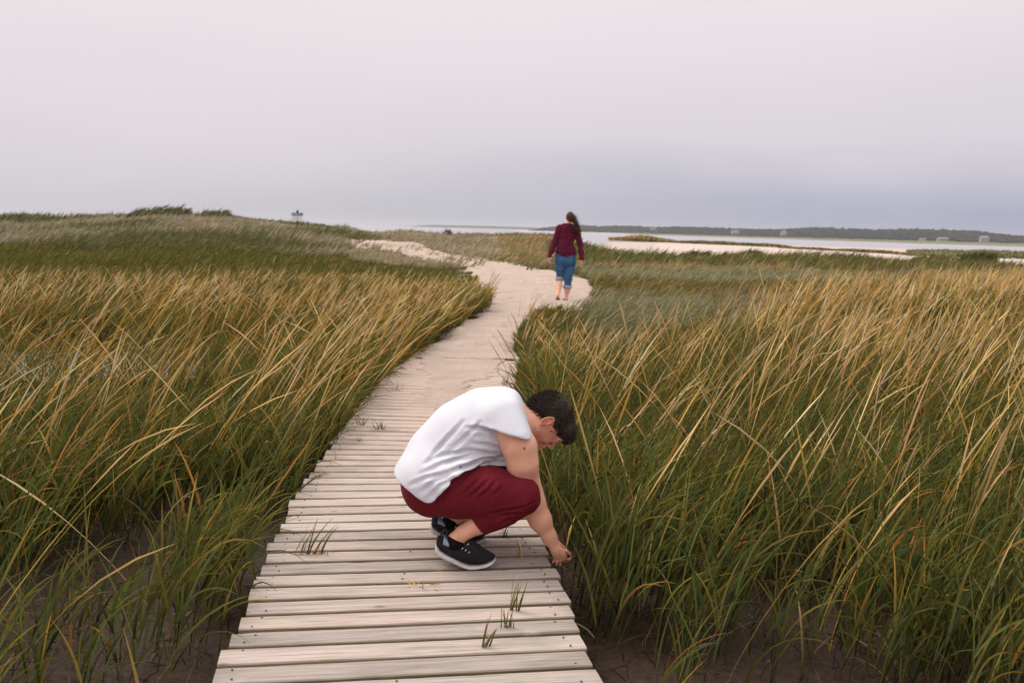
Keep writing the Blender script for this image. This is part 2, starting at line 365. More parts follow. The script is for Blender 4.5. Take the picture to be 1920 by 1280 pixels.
prof = np.array([(-.5, -1), (.5, -1), (.5, -.14), (.455, 0), (0, .03), (-.455, 0), (-.5, -.14)])   # across, thickness
while y < 11.35:
    c, a = deck_c(y); a = R_(a); wd = .1205+rng.uniform(-.004, .004); ln = 1.25+rng.uniform(-.02, .02)
    off = rng.uniform(-.012, .012); tilt = rng.uniform(-.004, .004); ja = a+rng.uniform(-.004, .004)
    ux = np.array([math.cos(ja), math.sin(ja)]); vx = np.array([-math.sin(ja), math.cos(ja)])
    nS = 40; u_ = np.linspace(-.5, .5, nS)*ln
    wv = 1+(fbm(u_*3, np.full(nS, i*7.3), 61)-.5)*.05; zc = (fbm(u_*1.1, np.full(nS, i*3.1), 62)-.5)*.006
    pos = np.zeros((nS, 7, 3)); pc = np.zeros((nS, 7, 3)); cc = np.zeros((nS, 7, 3))
    dirt = rng.uniform(.80, 1.10); wm = rng.uniform(-.02, .02)
    for k, (pv, ph) in enumerate(prof):
        chip = 0
        if k in (2, 3, 5, 6): chip = (vn(u_*26, np.full(nS, i*2.7+k//4), 63)-.5)*.004 - .009*np.clip(vn(u_*5, np.full(nS, i*1.9+k//4), 64)-.86, 0, 1)/.14
        v_ = pv*wd*wv - np.sign(pv)*np.abs(chip)
        g = np.array([c, y])[None]+(u_+off)[:, None]*ux[None]+v_[:, None]*vx[None]
        pos[:, k, :2] = g; pos[:, k, 2] = ph*.036+zc+tilt*u_+(.0 if ph > -.5 else 0)
        pc[:, k, 0] = u_+i*3.77; pc[:, k, 1] = pv*wd+ph*.036*(1 if abs(pv) > .49 else .1)+i*1.31; pc[:, k, 2] = i*.7
        tone = np.array([1+wm, 1, 1-wm])*dirt
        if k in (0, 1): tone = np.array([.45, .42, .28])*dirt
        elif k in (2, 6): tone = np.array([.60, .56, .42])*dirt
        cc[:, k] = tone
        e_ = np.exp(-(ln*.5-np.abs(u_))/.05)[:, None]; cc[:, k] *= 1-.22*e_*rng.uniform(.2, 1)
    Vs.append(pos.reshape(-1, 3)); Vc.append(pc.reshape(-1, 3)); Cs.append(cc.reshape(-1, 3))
    q = []
    for s_ in range(nS-1):
        for k in range(7):
            k2 = (k+1) % 7; q.append((nv+s_*7+k, nv+(s_+1)*7+k, nv+(s_+1)*7+k2, nv+s_*7+k2))
    Fs.append(np.array(q)); Mi.append(np.zeros(len(q), int))
    capq = []
    for base_, rev in ((nv, 0), (nv+(nS-1)*7, 1)):
        for k in (1, 2, 3, 4, 5): capq.append((base_, base_+k, base_+k+1, base_+k+1))
    # caps as triangles
    planks.append((c, y, ux, vx, wd, ln, off, capq)); nv += nS*7
    y += .1435+rng.uniform(-.003, .003); i += 1
V = np.concatenate(Vs); Vc_ = np.concatenate(Vc); C_ = np.concatenate(Cs); quads = np.concatenate(Fs)
tris = np.array([c_[:3] for p in planks for c_ in p[7]])
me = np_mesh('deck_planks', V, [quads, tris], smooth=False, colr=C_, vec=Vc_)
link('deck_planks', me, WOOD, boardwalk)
# nails: pairs at each end and in the middle, slightly proud
nvv, nff = [], []
for (c, y, ux, vx, wd, ln, off, _) in planks:
    for uu in ((-.555, .555, rng.uniform(-.03, .03)) if rng.random() < .35 else (-.555, .555)):
        for vv in (-.035, .035):
            if rng.random() < .1: continue
            p = np.array([c, y])+ux*(uu+off+rng.uniform(-.02, .02))+vx*(vv+rng.uniform(-.008, .008))
            r = .0036; b0 = len(nvv)
            for h_, rr_ in ((.0012, r*1.15), (.0048, r), (.0053, r*.6)):
                for k in range(6): nvv.append((p[0]+rr_*math.cos(k*1.047), p[1]+rr_*math.sin(k*1.047), h_))
            for l_ in range(2):
                for k in range(6): nff.append((b0+l_*6+k, b0+l_*6+(k+1) % 6, b0+(l_+1)*6+(k+1) % 6, b0+(l_+1)*6+k))
            nff.append((b0+12, b0+13, b0+14, b0+15)); nff.append((b0+12, b0+15, b0+16, b0+17))
o = link('nail_heads', np_mesh('nail_heads', nvv, np.array(nff), smooth=False), NAIL, boardwalk); o['kind'] = 'stuff'
def bar(path, w, h):
    path = np.asarray(path, float); n = len(path); d = np.gradient(path[:, :2], axis=0); d /= np.linalg.norm(d, axis=1)[:, None]
    nr = np.stack([-d[:, 1], d[:, 0]], 1); V = []
    for sx, sz in ((-1, 0), (1, 0), (1, -1), (-1, -1)):
        q = path.copy(); q[:, :2] += nr*w/2*sx; q[:, 2] += h*sz; V.append(q)
    V = np.stack(V, 1).reshape(-1, 3); F = []
    for i_ in range(n-1):
        for k in range(4): F.append((i_*4+k, i_*4+(k+1) % 4, i_*4+4+(k+1) % 4, i_*4+4+k))
    F.append((0, 1, 2, 3)); F.append((n*4-4, n*4-1, n*4-2, n*4-3)); return V, np.array(F)
DW = simple('damp_timber', (.06, .045, .033), .9, .2, c2=(.03, .027, .02), nscale=8, stretch=(1, 1, 6))
for sx in (-.54, .54):
    ys_ = np.linspace(1.1, 11.3, 40); c, a = deck_c(ys_)
    V, F = bar(np.stack([c+sx*np.cos(np.radians(a)), ys_+sx*np.sin(np.radians(a)), np.full(40, -.039)], 1), .05, .16)
    link('joist', np_mesh('joist', V, F, smooth=False), DW, boardwalk)

# ------------------------------------------------------------------ far shore, hills, woods, houses
def px2x(px, Yd): # world X at distance Yd for an image column at the horizon
    return Yd*(px-960)/FPX/math.cos(PITCH)
def far_sheet(name, px0, px1, ynear, yfar, zt, zb, m, jit=20, n=160, kind='structure', seed=1, bank=None):
    xs = np.linspace(px0, px1, n); t = np.linspace(0, 1, 9)
    yn = np.interp(xs, *ynear) if isinstance(ynear, tuple) else np.full(n, ynear)
    yf = np.interp(xs, *yfar) if isinstance(yfar, tuple) else np.full(n, yfar)
    yn = yn+(fbm(xs*.02, xs*0, seed)-.5)*jit; yf = yf+(fbm(xs*.02, xs*0+5, seed)-.5)*jit
    Yg = yn[:, None]*(1-t)+yf[:, None]*t; Xg = (xs[:, None]-960)/FPX/math.cos(PITCH)*Yg
    env = np.minimum(1, 5*t*(1-t)*1.3)*np.minimum(1, 6*np.minimum(xs-px0, px1-xs)/(px1-px0)+.05)[:, None]
    Zg = zb+(zt-zb)*env+(fbm(Xg*.05, Yg*.05, seed+3)-.5)*.25*(zt-zb)
    return tag(link(name, np_mesh(name, np.stack([Xg, Yg, Zg], -1).reshape(-1, 3), grid_faces(n, 9)), m), kind=kind)
MEAD = simple('salt_meadow', (.24, .20, .10), .95, .05, c2=(.14, .15, .075), nscale=.05)
SANDF = simple('far_sand', (.60, .49, .43), .95, .1, c2=(.54, .43, .37), nscale=.08)
HILL = simple('hill_soil', (.05, .06, .035), .95, .05)
far_sheet('far_shore', 985, 2300, ([985, 1300, 1700, 1990], [1250, 800, 560, 480]), ([985, 1400, 2300], [1700, 1250, 1100]), -.35, -1.6, MEAD, 30, seed=11)
far_sheet('sand_spit', 930, 1240, 1050, 1130, -.6, -1.5, SANDF, 20, seed=13)
far_sheet('mud_bank', 855, 1010, 1150, 1180, -.85, -1.3, MEAD, 10, seed=15)
far_sheet('sand_flat', 1128, 1760, ([1128, 1700], [96, 100]), ([1128, 1300, 1500, 1760], [230, 250, 175, 125]), -.60, -1.35, SANDF, 14, seed=17, n=300)
far_sheet('sand_bar', 1700, 2060, 88, 118, -.50, -1.35, SANDF, 10, seed=19, n=200)
far_sheet('river_bank', 1135, 1470, ([1135, 1470], [235, 170]), ([1135, 1470], [300, 185]), -.62, -1.4, MEAD, 16, seed=23)
# hills
hx = np.array([985, 1010, 1040, 1075, 1110, 1160, 1220, 1262, 1330, 1380, 1430, 1470, 1520, 1580, 1640, 1700, 1760, 1820, 1870, 1920, 2010, 2200, 2400])
hy = np.array([432, 426, 423.5, 421, 423, 422, 425, 423.5, 425.5, 427.5, 429, 427.5, 424.5, 427, 429, 427, 428.5, 432, 438, 442, 447, 449, 452])
HD = np.interp(hx, [985, 1300, 1700, 2400], [1750, 1420, 1180, 1120])
def horizon_y(px): return 640-FPX*math.tan(PITCH)/math.cos(ROLL)+(px-960)*math.tan(ROLL)
def hill_top(px):
    d = np.interp(px, hx, HD); v = horizon_y(px)-np.interp(px, hx, hy)
    return EYE+v/FPX*d/math.cos(PITCH), d
xs = np.linspace(985, 2400, 200); t = np.linspace(0, 1, 14)
top, dist = hill_top(xs)
Yg = dist[:, None]-40+t[None]*260; Xg = (xs[:, None]-960)/FPX*Yg
Zg = -.6+(np.maximum(top-4.5, .3)[:, None]+.6)*np.sin(np.clip(t*2.6, 0, math.pi/2))[None]
tag(link('hills', np_mesh('hills', np.stack([Xg, Yg, Zg], -1).reshape(-1, 3), grid_faces(200, 14)), HILL), kind='structure')
# far faint coast across the sea
xs = np.linspace(740, 1080, 60); d = 3600; v = np.interp(xs, [740, 800, 900, 980, 1080], [-3, 3.0, 4.0, 3.5, 2.5]); zt = EYE+v/FPX*d
V = np.concatenate([np.stack([(xs-960)/FPX*d, np.full(60, d), np.full(60, -2.)], 1), np.stack([(xs-960)/FPX*(d+150), np.full(60, d+150), zt], 1), np.stack([(xs-960)/FPX*(d+500), np.full(60, d+500), zt*0-2], 1)])
tag(link('far_coast', np_mesh('far_coast', V, grid_faces(3, 60)), HILL), kind='structure')
# woods: thousands of crowns on the hills as one mass
ico = bpy.data.meshes.new('tmp'); import bmesh
bm = bmesh.new(); bmesh.ops.create_icosphere(bm, subdivisions=1, radius=1); bm.verts.ensure_lookup_table()
iv = np.array([v.co[:] for v in bm.verts]); jf = np.array([[v.index for v in f.verts] for f in bm.faces]); bm.free()
n = 7000; px = rng.uniform(990, 2380, n); top, dist = hill_top(px); tt = rng.random(n)**.8
D = dist-35+tt*130; rad = rng.uniform(1.6, 4.2, n)*np.clip((top+1)/9, .4, 1)
zb = (np.maximum(top-2.4, .4))*np.sin(np.clip((D-dist+40)/260*2.6, 0, math.pi/2))/math.sin(min(math.pi/2, 135/260*2.6)) - .4
zb = np.minimum(zb, top-rad*.9)
cx = (px-960)/FPX*D
jit = 1+(rng.random((n, len(iv), 3))-.5)*.5
V = iv[None]*jit*np.stack([rad*1.2, rad, rad*rng.uniform(.7, 1.1, n)], 1)[:, None]+np.stack([cx, D, zb], 1)[:, None]
F = (jf[None]+np.arange(n)[:, None, None]*len(iv)).reshape(-1, 3)
tc_ = np.repeat(np.stack([rng.uniform(.010, .026, n), rng.uniform(.015, .032, n), rng.uniform(.010, .022, n)], 1), len(iv), 0)
def col_mat(name, rough=.8, transl=0.0, spec=.2):
    m, t, b = mat_new(name); at = N(t, 'ShaderNodeAttribute', attribute_name='Col')
    L(t, at.outputs['Color'], b.inputs['Base Color']); b.inputs['Roughness'].default_value = rough; b.inputs['Specular IOR Level'].default_value = spec
    if transl:
        tr = N(t, 'ShaderNodeBsdfTranslucent'); L(t, at.outputs['Color'], tr.inputs[0]); ms = N(t, 'ShaderNodeMixShader'); ms.inputs[0].default_value = transl
        L(t, b.outputs[0], ms.inputs[1]); L(t, tr.outputs[0], ms.inputs[2]); L(t, ms.outputs[0], t.nodes['Material Output'].inputs[0])
    return m
LEAFM = col_mat('far_foliage', .9, 0, .1)
tag(link('woodland', np_mesh('woodland', V.reshape(-1, 3), F, smooth=False, colr=tc_), LEAFM), 'dark wooded hills beyond the inlet', 'woods', kind='stuff')
# houses at the foot of the woods
WALLM = simple('pale_siding', (.31, .30, .30), .8, .2); ROOFM = simple('grey_roof', (.22, .22, .23), .8, .2); WINM = simple('dark_window', (.16, .17, .18), .4, .5)
def box_mesh(x0, x1, y0, y1, z0, z1):
    V = [(x, y, z) for z in (z0, z1) for y in (y0, y1) for x in (x0, x1)]
    return V, [(0, 1, 5, 4), (1, 3, 7, 5), (3, 2, 6, 7), (2, 0, 4, 6), (4, 5, 7, 6), (0, 2, 3, 1)]
def house(pxc, pyb, wpx, hpx, d, label, tall=.45):
    z0 = EYE-(pyb-horizon_y(pxc))/FPX*d; X = (pxc-960)/FPX*d; w = .85*wpx/FPX*d; h = .9*hpx/FPX*d
    r = tag(empty('house', (X, d, z0)), label, 'house', 'houses by the far shore')
    V, F = box_mesh(X-w/2, X+w/2, d, d+w*.6, z0-1.0, z0+h*(1-tall)); link('wall', np_mesh('wall', V, np.array(F), smooth=False), WALLM, r)
    e = w*.04; zr0 = z0+h*(1-tall)+.02; zr1 = z0+h; ym = d+w*.3
    V = [(X-w/2-e, d-e*2, zr0), (X+w/2+e, d-e*2, zr0), (X+w/2+e, d+w*.6+e, zr0), (X-w/2-e, d+w*.6+e, zr0), (X-w/2*.9, ym, zr1), (X+w/2*.9, ym, zr1)]
    me = bpy.data.meshes.new('roof'); me.from_pydata([tuple(map(float, v)) for v in V], [], [(0, 1, 5, 4), (2, 3, 4, 5), (1, 2, 5), (3, 0, 4), (3, 2, 1, 0)]); link('roof', me, ROOFM, r)
    nw = max(2, int(w/3.2)); hh = h*(1-tall)
    for k in range(nw):
        xc = X-w/2+w*(k+.5)/nw; V, F = box_mesh(xc-.5, xc+.5, d-.06, d+.04, z0+hh*.35, z0+hh*.8); link('window', np_mesh('window', V, np.array(F), smooth=False), WINM, r)
house(1217, 429.5, 11, 6, 1440, 'small pale house half hidden in the trees, farthest left on the far shore')
house(1371, 437, 15, 6, 1300, 'low pale house just left of the middle of the far woods')
house(1461, 440, 11, 9, 1250, 'tall white house with a steep bright roof below a dip in the woods', .6)
house(1721, 450.5, 13, 4.5, 1120, 'low white shed beside the long white house')
house(1759, 452, 21, 8, 1110, 'long white house standing at the foot of the dark wooded hill', .35)
house(1836, 452, 17, 11, 1100, 'pale grey two-storey house, farthest right on the far shore', .4)
# air
m = bpy.data.materials.new('haze'); m.use_nodes = True; t = m.node_tree; t.nodes.clear()
pv = N(t, 'ShaderNodeVolumePrincipled'); pv.inputs['Color'].default_value = (.96, .95, 1, 1); pv.inputs['Density'].default_value = .00017
oo = N(t, 'ShaderNodeOutputMaterial'); L(t, pv.outputs[0], oo.inputs['Volume'])
V, F = box_mesh(-6600, 6600, -60, 7600, -4.0, 26.0)
tag(link('haze', np_mesh('haze', V, np.array(F), smooth=False), m), 'thin pale sea haze over the marsh', 'haze', kind='stuff')

# ------------------------------------------------------------------ grasses
def grass_mat(name, rough=.65, transl=.25, spec=.10): return col_mat(name, rough, transl, spec)
GRASS = grass_mat('grass_blade'); STRAW = grass_mat('straw_blade', .6, .15, .12)
class Blades:
    def __init__(s): s.V = []; s.F = []; s.C = []; s.n = 0
    def add(s, P, Ln, Wd, az, lean, bend, cb, ct, S=5, prof='leaf', tipw=.06, cm=None):
        n = len(P)
        if n == 0: return None
        P = np.asarray(P, float); t = np.linspace(0, 1, S+1)
        b = lambda v: np.broadcast_to(np.asarray(v, float), (n,))
        Ln, Wd, az, lean, bend = map(b, (Ln, Wd, az, lean, bend))
        tm = (t[:-1]+t[1:])/2
        th = lean[:, None]+bend[:, None]*tm[None]**1.4
        st = (Ln/S)[:, None]
        dx = np.sin(th)*np.cos(az)[:, None]*st; dy = np.sin(th)*np.sin(az)[:, None]*st; dz = np.cos(th)*st
        D = np.stack([dx, dy, dz], -1); C = np.concatenate([np.zeros((n, 1, 3)), np.cumsum(D, 1)], 1)+P[:, None]
        T = np.concatenate([D, D[:, -1:]], 1); T /= np.linalg.norm(T, axis=2, keepdims=True)
        psi = rng.uniform(0, 2*math.pi, n); q = np.stack([np.cos(psi), np.sin(psi), np.zeros(n)], 1)
        side = np.cross(T, q[:, None]); side /= np.linalg.norm(side, axis=2, keepdims=True)+1e-9
        if prof == 'leaf': w = np.minimum(1, .55+2.2*t)*(1-t**2.2)+tipw
        elif prof == 'stem': w = 1-.6*t
        else: w = np.where(t < .62, .42, 1.0)*(1-.0*t); w[-1] = .15      # stalk with a seed spike
        w = w[None, :]*Wd[:, None]*.5
        A = C-side*w[..., None]; B = C+side*w[..., None]
        V = np.stack([A, B], 2).reshape(n, -1, 3)
        k = np.arange(S); base = np.arange(n)[:, None]*(2*(S+1))+s.n
        F = np.stack([base+2*k, base+2*k+1, base+2*k+3, base+2*k+2], -1).reshape(-1, 4)
        cb = np.broadcast_to(cb, (n, 3)); ct = np.broadcast_to(ct, (n, 3))
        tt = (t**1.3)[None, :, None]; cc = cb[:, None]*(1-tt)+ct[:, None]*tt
        s.V.append(V.reshape(-1, 3)); s.F.append(F); s.C.append(np.repeat(cc, 2, axis=1).reshape(-1, 3)); s.n += n*2*(S+1)
        return C
    def build(s, name, m, label=None, cat='grass', kind='stuff', parent=None, group=None):
        me = np_mesh(name, np.concatenate(s.V), np.concatenate(s.F), colr=np.concatenate(s.C))
        return tag(link(name, me, m, parent), label, cat if parent is None else None, group, kind)
def wedge(y0, y1, dens, am=.60, pad=.7):
    area = am*(y1*y1-y0*y0)+2*pad*(y1-y0); n = int(area*dens)
    Y = np.sqrt(rng.uniform(y0*y0, y1*y1, n)); X = rng.uniform(-1, 1, n)*(am*Y+pad)
    return X, Y
def pal(n, cols, probs, var=.25):
    c = np.array(cols)[rng.choice(len(cols), n, p=np.array(probs)/sum(probs))]
    return np.clip(c*np.exp(rng.normal(0, var, (n, 1)))*np.exp(rng.normal(0, .07, (n, 3))), 0, .9)
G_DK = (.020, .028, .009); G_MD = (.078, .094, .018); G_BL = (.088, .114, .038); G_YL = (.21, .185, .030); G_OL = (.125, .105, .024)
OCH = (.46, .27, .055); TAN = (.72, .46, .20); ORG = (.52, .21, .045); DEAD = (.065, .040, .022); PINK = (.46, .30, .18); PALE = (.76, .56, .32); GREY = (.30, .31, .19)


# ------------------------------------------------------------------ people: smooth implicit surfaces meshed by surface nets
class SDF:
    def __init__(s, lo, hi, res):
        s.res = res; s.lo = np.array(lo, float); s.n = np.ceil((np.array(hi)-s.lo)/res).astype(int)+1
        s.F = np.full(s.n, 1.0, np.float32)
    def sub(s, lo, hi):
        a = np.clip(np.floor((np.array(lo)-s.lo)/s.res).astype(int), 0, s.n-1); b = np.clip(np.ceil((np.array(hi)-s.lo)/s.res).astype(int)+1, 1, s.n)
        if np.any(b <= a): return None
        sl = tuple(slice(a[i], b[i]) for i in range(3))
        g = [s.lo[i]+np.arange(a[i], b[i])*s.res for i in range(3)]
        return sl, g[0][:, None, None].astype(np.float32), g[1][None, :, None].astype(np.float32), g[2][None, None, :].astype(np.float32)
    def blend(s, sl, d, k, op):
        f = s.F[sl]
        if op == 'add':
            if k <= 0: s.F[sl] = np.minimum(f, d); return
            h = np.clip(.5+.5*(f-d)/k, 0, 1); s.F[sl] = f+(d-f)*h-k*h*(1-h)
        else:
            if k <= 0: s.F[sl] = np.maximum(f, -d); return
            h = np.clip(.5-.5*(f+d)/k, 0, 1); s.F[sl] = f+(-d-f)*h+k*h*(1-h)
    def cone(s, a, b, ra, rb, k=.02, sy=1.0, op='add', cut=None):
        """tapered capsule; sy widens it along world Y; cut(x,y,z) > 0 is trimmed off"""
        a = np.array(a, float); b = np.array(b, float); m = max(ra, rb)*max(sy, 1)+k+.02
        r = s.sub(np.minimum(a, b)-m, np.maximum(a, b)+m)
        if r is None: return
        sl, x, y, z = r; cy = a[1]; q = 1.0/sy
        ax, ay, az_ = a[0], a[1]*q, a[2]; bx, by, bz = b[0], b[1]*q, b[2]
        d = np.array([bx-ax, by-ay, bz-az_]); dd = max((d*d).sum(), 1e-9)
        px, py, pz = x-ax, y*q-ay, z-az_
        h = np.clip((px*d[0]+py*d[1]+pz*d[2])/dd, 0, 1)
        D = np.sqrt((px-h*d[0])**2+(py-h*d[1])**2+(pz-h*d[2])**2)-(ra+(rb-ra)*h)
        if cut is not None:
            c_ = cut(x, y, z)+0*D; hh_ = np.clip(.5+.5*(D-c_)/.012, 0, 1); D = c_+(D-c_)*hh_+.012*hh_*(1-hh_)
        s.blend(sl, D.astype(np.float32), k, op)
    def dummy(s): pass
    def ell(s, c, ax, r, k=.02, op='add'):
        """ellipsoid: ax = 3 unit axes (rows), r = 3 radii"""
        c = np.array(c, float); A = np.array(ax, float); R = np.array(r, float); m = R.max()+k+.02
        q = s.sub(c-m, c+m)
        if q is None: return
        sl, x, y, z = q; x = x-c[0]; y = y-c[1]; z = z-c[2]
        u = [(x*A[i, 0]+y*A[i, 1]+z*A[i, 2]) for i in range(3)]
        k0 = np.sqrt(sum((u[i]/R[i])**2 for i in range(3))); k1 = np.sqrt(sum((u[i]/R[i]**2)**2 for i in range(3)))+1e-6
        s.blend(sl, (k0*(k0-1)/k1).astype(np.float32), k, op)
    def grids(s):
        g = [s.lo[i]+np.arange(s.n[i])*s.res for i in range(3)]
        return g[0][:, None, None], g[1][None, :, None], g[2][None, None, :]
    def mesh(s):
        F = s.F; n = F.shape; I = F < 0
        c = [I[i:n[0]-1+i, j:n[1]-1+j, k:n[2]-1+k] for i in (0, 1) for j in (0, 1) for k in (0, 1)]
        an = c[0].copy(); al = c[0].copy()
        for q in c[1:]: an |= q; al &= q
        act = an & ~al; idx = np.argwhere(act); vid = np.full(act.shape, -1, np.int64); vid[tuple(idx.T)] = np.arange(len(idx))
        S = np.zeros((len(idx), 3)); W = np.zeros(len(idx))
        co = [(i, j, k) for i in (0, 1) for j in (0, 1) for k in (0, 1)]
        val = {q: F[idx[:, 0]+q[0], idx[:, 1]+q[1], idx[:, 2]+q[2]] for q in co}
        for q in co:
            for ax in range(3):
                if q[ax]: continue
                p = list(q); p[ax] = 1; p = tuple(p); a, b = val[q], val[p]; m = (a < 0) != (b < 0)
                t = np.where(m, a/np.where(a-b == 0, 1, a-b), 0); e = np.array(q, float)[None].repeat(len(idx), 0); e[:, ax] += t
                S[m] += e[m]; W[m] += 1
        V = s.lo+(idx+S/W[:, None])*s.res
        fs = []
        for ax in range(3):
            o1, o2 = [(1, 2), (2, 0), (0, 1)][ax]
            sl0 = [slice(None)]*3; sl1 = [slice(None)]*3; sl0[ax] = slice(0, -1); sl1[ax] = slice(1, None)
            A = I[tuple(sl0)]; B = I[tuple(sl1)]; e = np.argwhere(A != B)
            e = e[(e[:, o1] > 0) & (e[:, o2] > 0) & (e[:, o1] < n[o1]-1) & (e[:, o2] < n[o2]-1)]
            if not len(e): continue
            def g(d1, d2):
                q = e.copy(); q[:, o1] -= d1; q[:, o2] -= d2; return vid[q[:, 0], q[:, 1], q[:, 2]]
            quad = np.stack([g(1, 1), g(0, 1), g(0, 0), g(1, 0)], 1); fl = ~A[e[:, 0], e[:, 1], e[:, 2]]; quad[fl] = quad[fl][:, ::-1]
            fs.append(quad)
        return V, np.concatenate(fs)
def smooth_verts(V, F, it=1, lam=.5):
    for _ in range(it):
        acc = np.zeros_like(V); cnt = np.zeros(len(V))
        for k in range(4):
            a = F[:, k]; b = F[:, (k+1) % 4]
            for i in range(3): acc[:, i] += np.bincount(a, V[b, i], len(V))+np.bincount(b, V[a, i], len(V))
            cnt += np.bincount(a, minlength=len(V))+np.bincount(b, minlength=len(V))
        V = V*(1-lam)+lam*acc/np.maximum(cnt, 1)[:, None]
    return V

def skin_mat():
    m, t, b = mat_new('skin'); at = N(t, 'ShaderNodeAttribute', attribute_name='Col')
    tcn = N(t, 'ShaderNodeTexCoord'); nz = N(t, 'ShaderNodeTexNoise', i_Scale=22.0, i_Detail=4.0); L(t, tcn.outputs['Object'], nz.inputs[0])
    f = ramp(t, nz.outputs[0], [(.3, (.93, .88, .86)), (.7, (1.05, 1.04, 1.04))])
    L(t, mixc(t, 1.0, at.outputs['Color'], f, 'MULTIPLY'), b.inputs['Base Color'])
    b.inputs['Roughness'].default_value = .5; b.inputs['Specular IOR Level'].default_value = .35
    b.inputs['Subsurface Weight'].default_value = .25; b.inputs['Subsurface Radius'].default_value = (.012, .005, .003); b.inputs['Subsurface Scale'].default_value = 1.0
    n2 = N(t, 'ShaderNodeTexNoise', i_Scale=300.0, i_Detail=3.0); L(t, tcn.outputs['Object'], n2.inputs[0])
    bp = N(t, 'ShaderNodeBump', i_Strength=.12, i_Distance=.002); L(t, n2.outputs[0], bp.inputs['Height']); L(t, bp.outputs[0], b.inputs['Normal'])
    return m
SKIN = skin_mat(); SKC = np.array([.77, .40, .275])
WHITE = simple('white_cotton', (.66, .65, .70), .9, .1, bump=.12, bscale=900, sheen=.2)
RED = simple('dark_red_twill', (.165, .011, .019), .85, .15, noise=.25, nscale=60, bump=.3, bscale=1400)
BLACKK = simple('black_knit', (.012, .011, .012), .85, .2, c2=(.028, .024, .025), nscale=160, stretch=(1, 1, 3), bump=.5, bscale=500)
SOLE = simple('off_white_rubber', (.62, .57, .54), .6, .3, c2=(.50, .45, .42), nscale=30)
SOCK = simple('black_sock', (.008, .008, .009), .95, .1, bump=.3, bscale=900)
GREYL = simple('grey_blue_lining', (.30, .33, .42), .8, .2)
LACE = simple('white_lace_loop', (.75, .74, .72), .6, .3)
BLKL = simple('black_lace', (.045, .043, .045), .8, .2, bump=.4, bscale=800)
METAL = simple('silver', (.7, .68, .66), .25, .6); METAL.node_tree.nodes['Principled BSDF'].inputs['Metallic'].default_value = 1.0
HAIR = col_mat('dark_hair', .5, 0, .3); HAIR.node_tree.nodes['Principled BSDF'].inputs['Roughness'].default_value = .62

D0 = 4.46
def Q(px, py, t=D0): return PT(px, py, t)
def rp(r, t=D0): return r*t/FPX
def chain(s, pts, k=.03, sy=1.0, cut=None, dr=0.0):
    """pts: (px,py,depth,radius px)"""
    for a, b in zip(pts[:-1], pts[1:]):
        s.cone(Q(*a[:3]), Q(*b[:3]), rp(a[3], a[2])+dr, rp(b[3], b[2])+dr, k, sy, cut=cut)
TN, TF = D0-.19, D0+.19            # near and far hip/knee depth
torso = [(812, 902, D0, 56, 1.32), (832, 862, D0, 64, 1.22), (872, 822, D0, 66, 1.18), (915, 797, D0, 63, 1.2), (944, 786, D0, 54, 1.25)]
def torso_to(s, dr, k=.05, end=None):
    for a, b in zip(torso[:-1], torso[1:]):
        s.cone(Q(*a[:3]), Q(*b[:3]), rp(a[3])+dr, rp(b[3])+dr, k, (a[4]+b[4])/2)
    s.cone(Q(905, 842, D0), Q(935, 846, D0), rp(46)+dr, rp(34)+dr, k, 1.2)      # bust and belly towards the thighs
ARM_N = [(975, 838, TN-.01, 29.5), (980, 868, TN, 28), (988, 908, D0-.13, 24), (996, 940, D0-.12, 25), (1013, 974, D0-.11, 20), (1030, 1006, D0-.10, 13.0), (1042, 1027, D0-.10, 10.4)]
CREASE = lambda *a: None
ARM_F = [(966, 825, TF, 35), (978, 870, TF, 30), (994, 925, D0+.12, 23), (1012, 968, D0+.05, 18), (1026, 996, D0+.02, 11.5), (1036, 1014, D0, 9.5)]
THIGH_N = [(812, 914, TN+.09, 52), (860, 921, TN+.03, 48), (920, 922, TN, 45), (972, 927, TN-.01, 37)]
SHANK_N = [(976, 930, TN-.01, 37), (935, 958, TN+.01, 32), (898, 981, TN+.02, 19.5), (868, 999, TN+.02, 14.5), (854, 1010, TN+.02, 13.5)]
THIGH_F = [(812, 905, TF-.07, 54), (860, 905, TF-.02, 48), (920, 905, TF, 42), (968, 908, TF, 36)]
SHANK_F = [(968, 910, TF, 35), (925, 935, TF, 30), (885, 955, TF, 19), (858, 968, TF, 14), (846, 976, TF, 13)]

def local_frame(): pass
# --- body (one continuous surface)
hu = np.array([.955, 0, .295]); hn = np.array([.295, 0, -.955]); hl = np.array([0, -1.0, 0]); HA = np.array([hn, hu, hl])   # face, crown, near side
TH = D0-.02
HC = Q(1032, 788, TH)
pm_ = TH/FPX
def HP(n_, u_, l_): return HC+hn*n_+hu*u_+hl*l_
s = SDF((-.56, 3.95, -.12), (.46, 4.98, 1.02), .0042)
torso_to(s, -.022)
chain(s, [(p[0], p[1], p[2], p[3]-7) for p in THIGH_N], .03); chain(s, [(p[0], p[1], p[2], p[3]-7) for p in THIGH_F], .03)
chain(s, [(976, 930, TN-.01, 29), (935, 958, TN+.01, 24)]+SHANK_N[2:], .012); chain(s, [(968, 910, TF, 31), (925, 935, TF, 27)]+SHANK_F[2:], .012)
s.cone(Q(956, 804, TN+.04), Q(974, 838, TN-.0), rp(32), rp(31), .04); s.cone(Q(950, 800, TF-.03), Q(966, 830, TF), rp(36), rp(36), .05)
chain(s, ARM_N, .025); chain(s, ARM_F, .025)
# feet inside the shoes
s.cone(Q(852, 1012, TN+.02), Q(884, 1036, TN+.02), rp(12), rp(6), .01); s.cone(Q(845, 978, TF), Q(872, 990, TF), rp(11), rp(6), .01)
# neck
s.cone(Q(962, 792, TH), Q(1012, 793, TH), rp(35), rp(29), .045, 1.0)
s.cone(Q(1000, 796, TH), Q(1024, 796, TH), rp(29), rp(26), .03, .95)
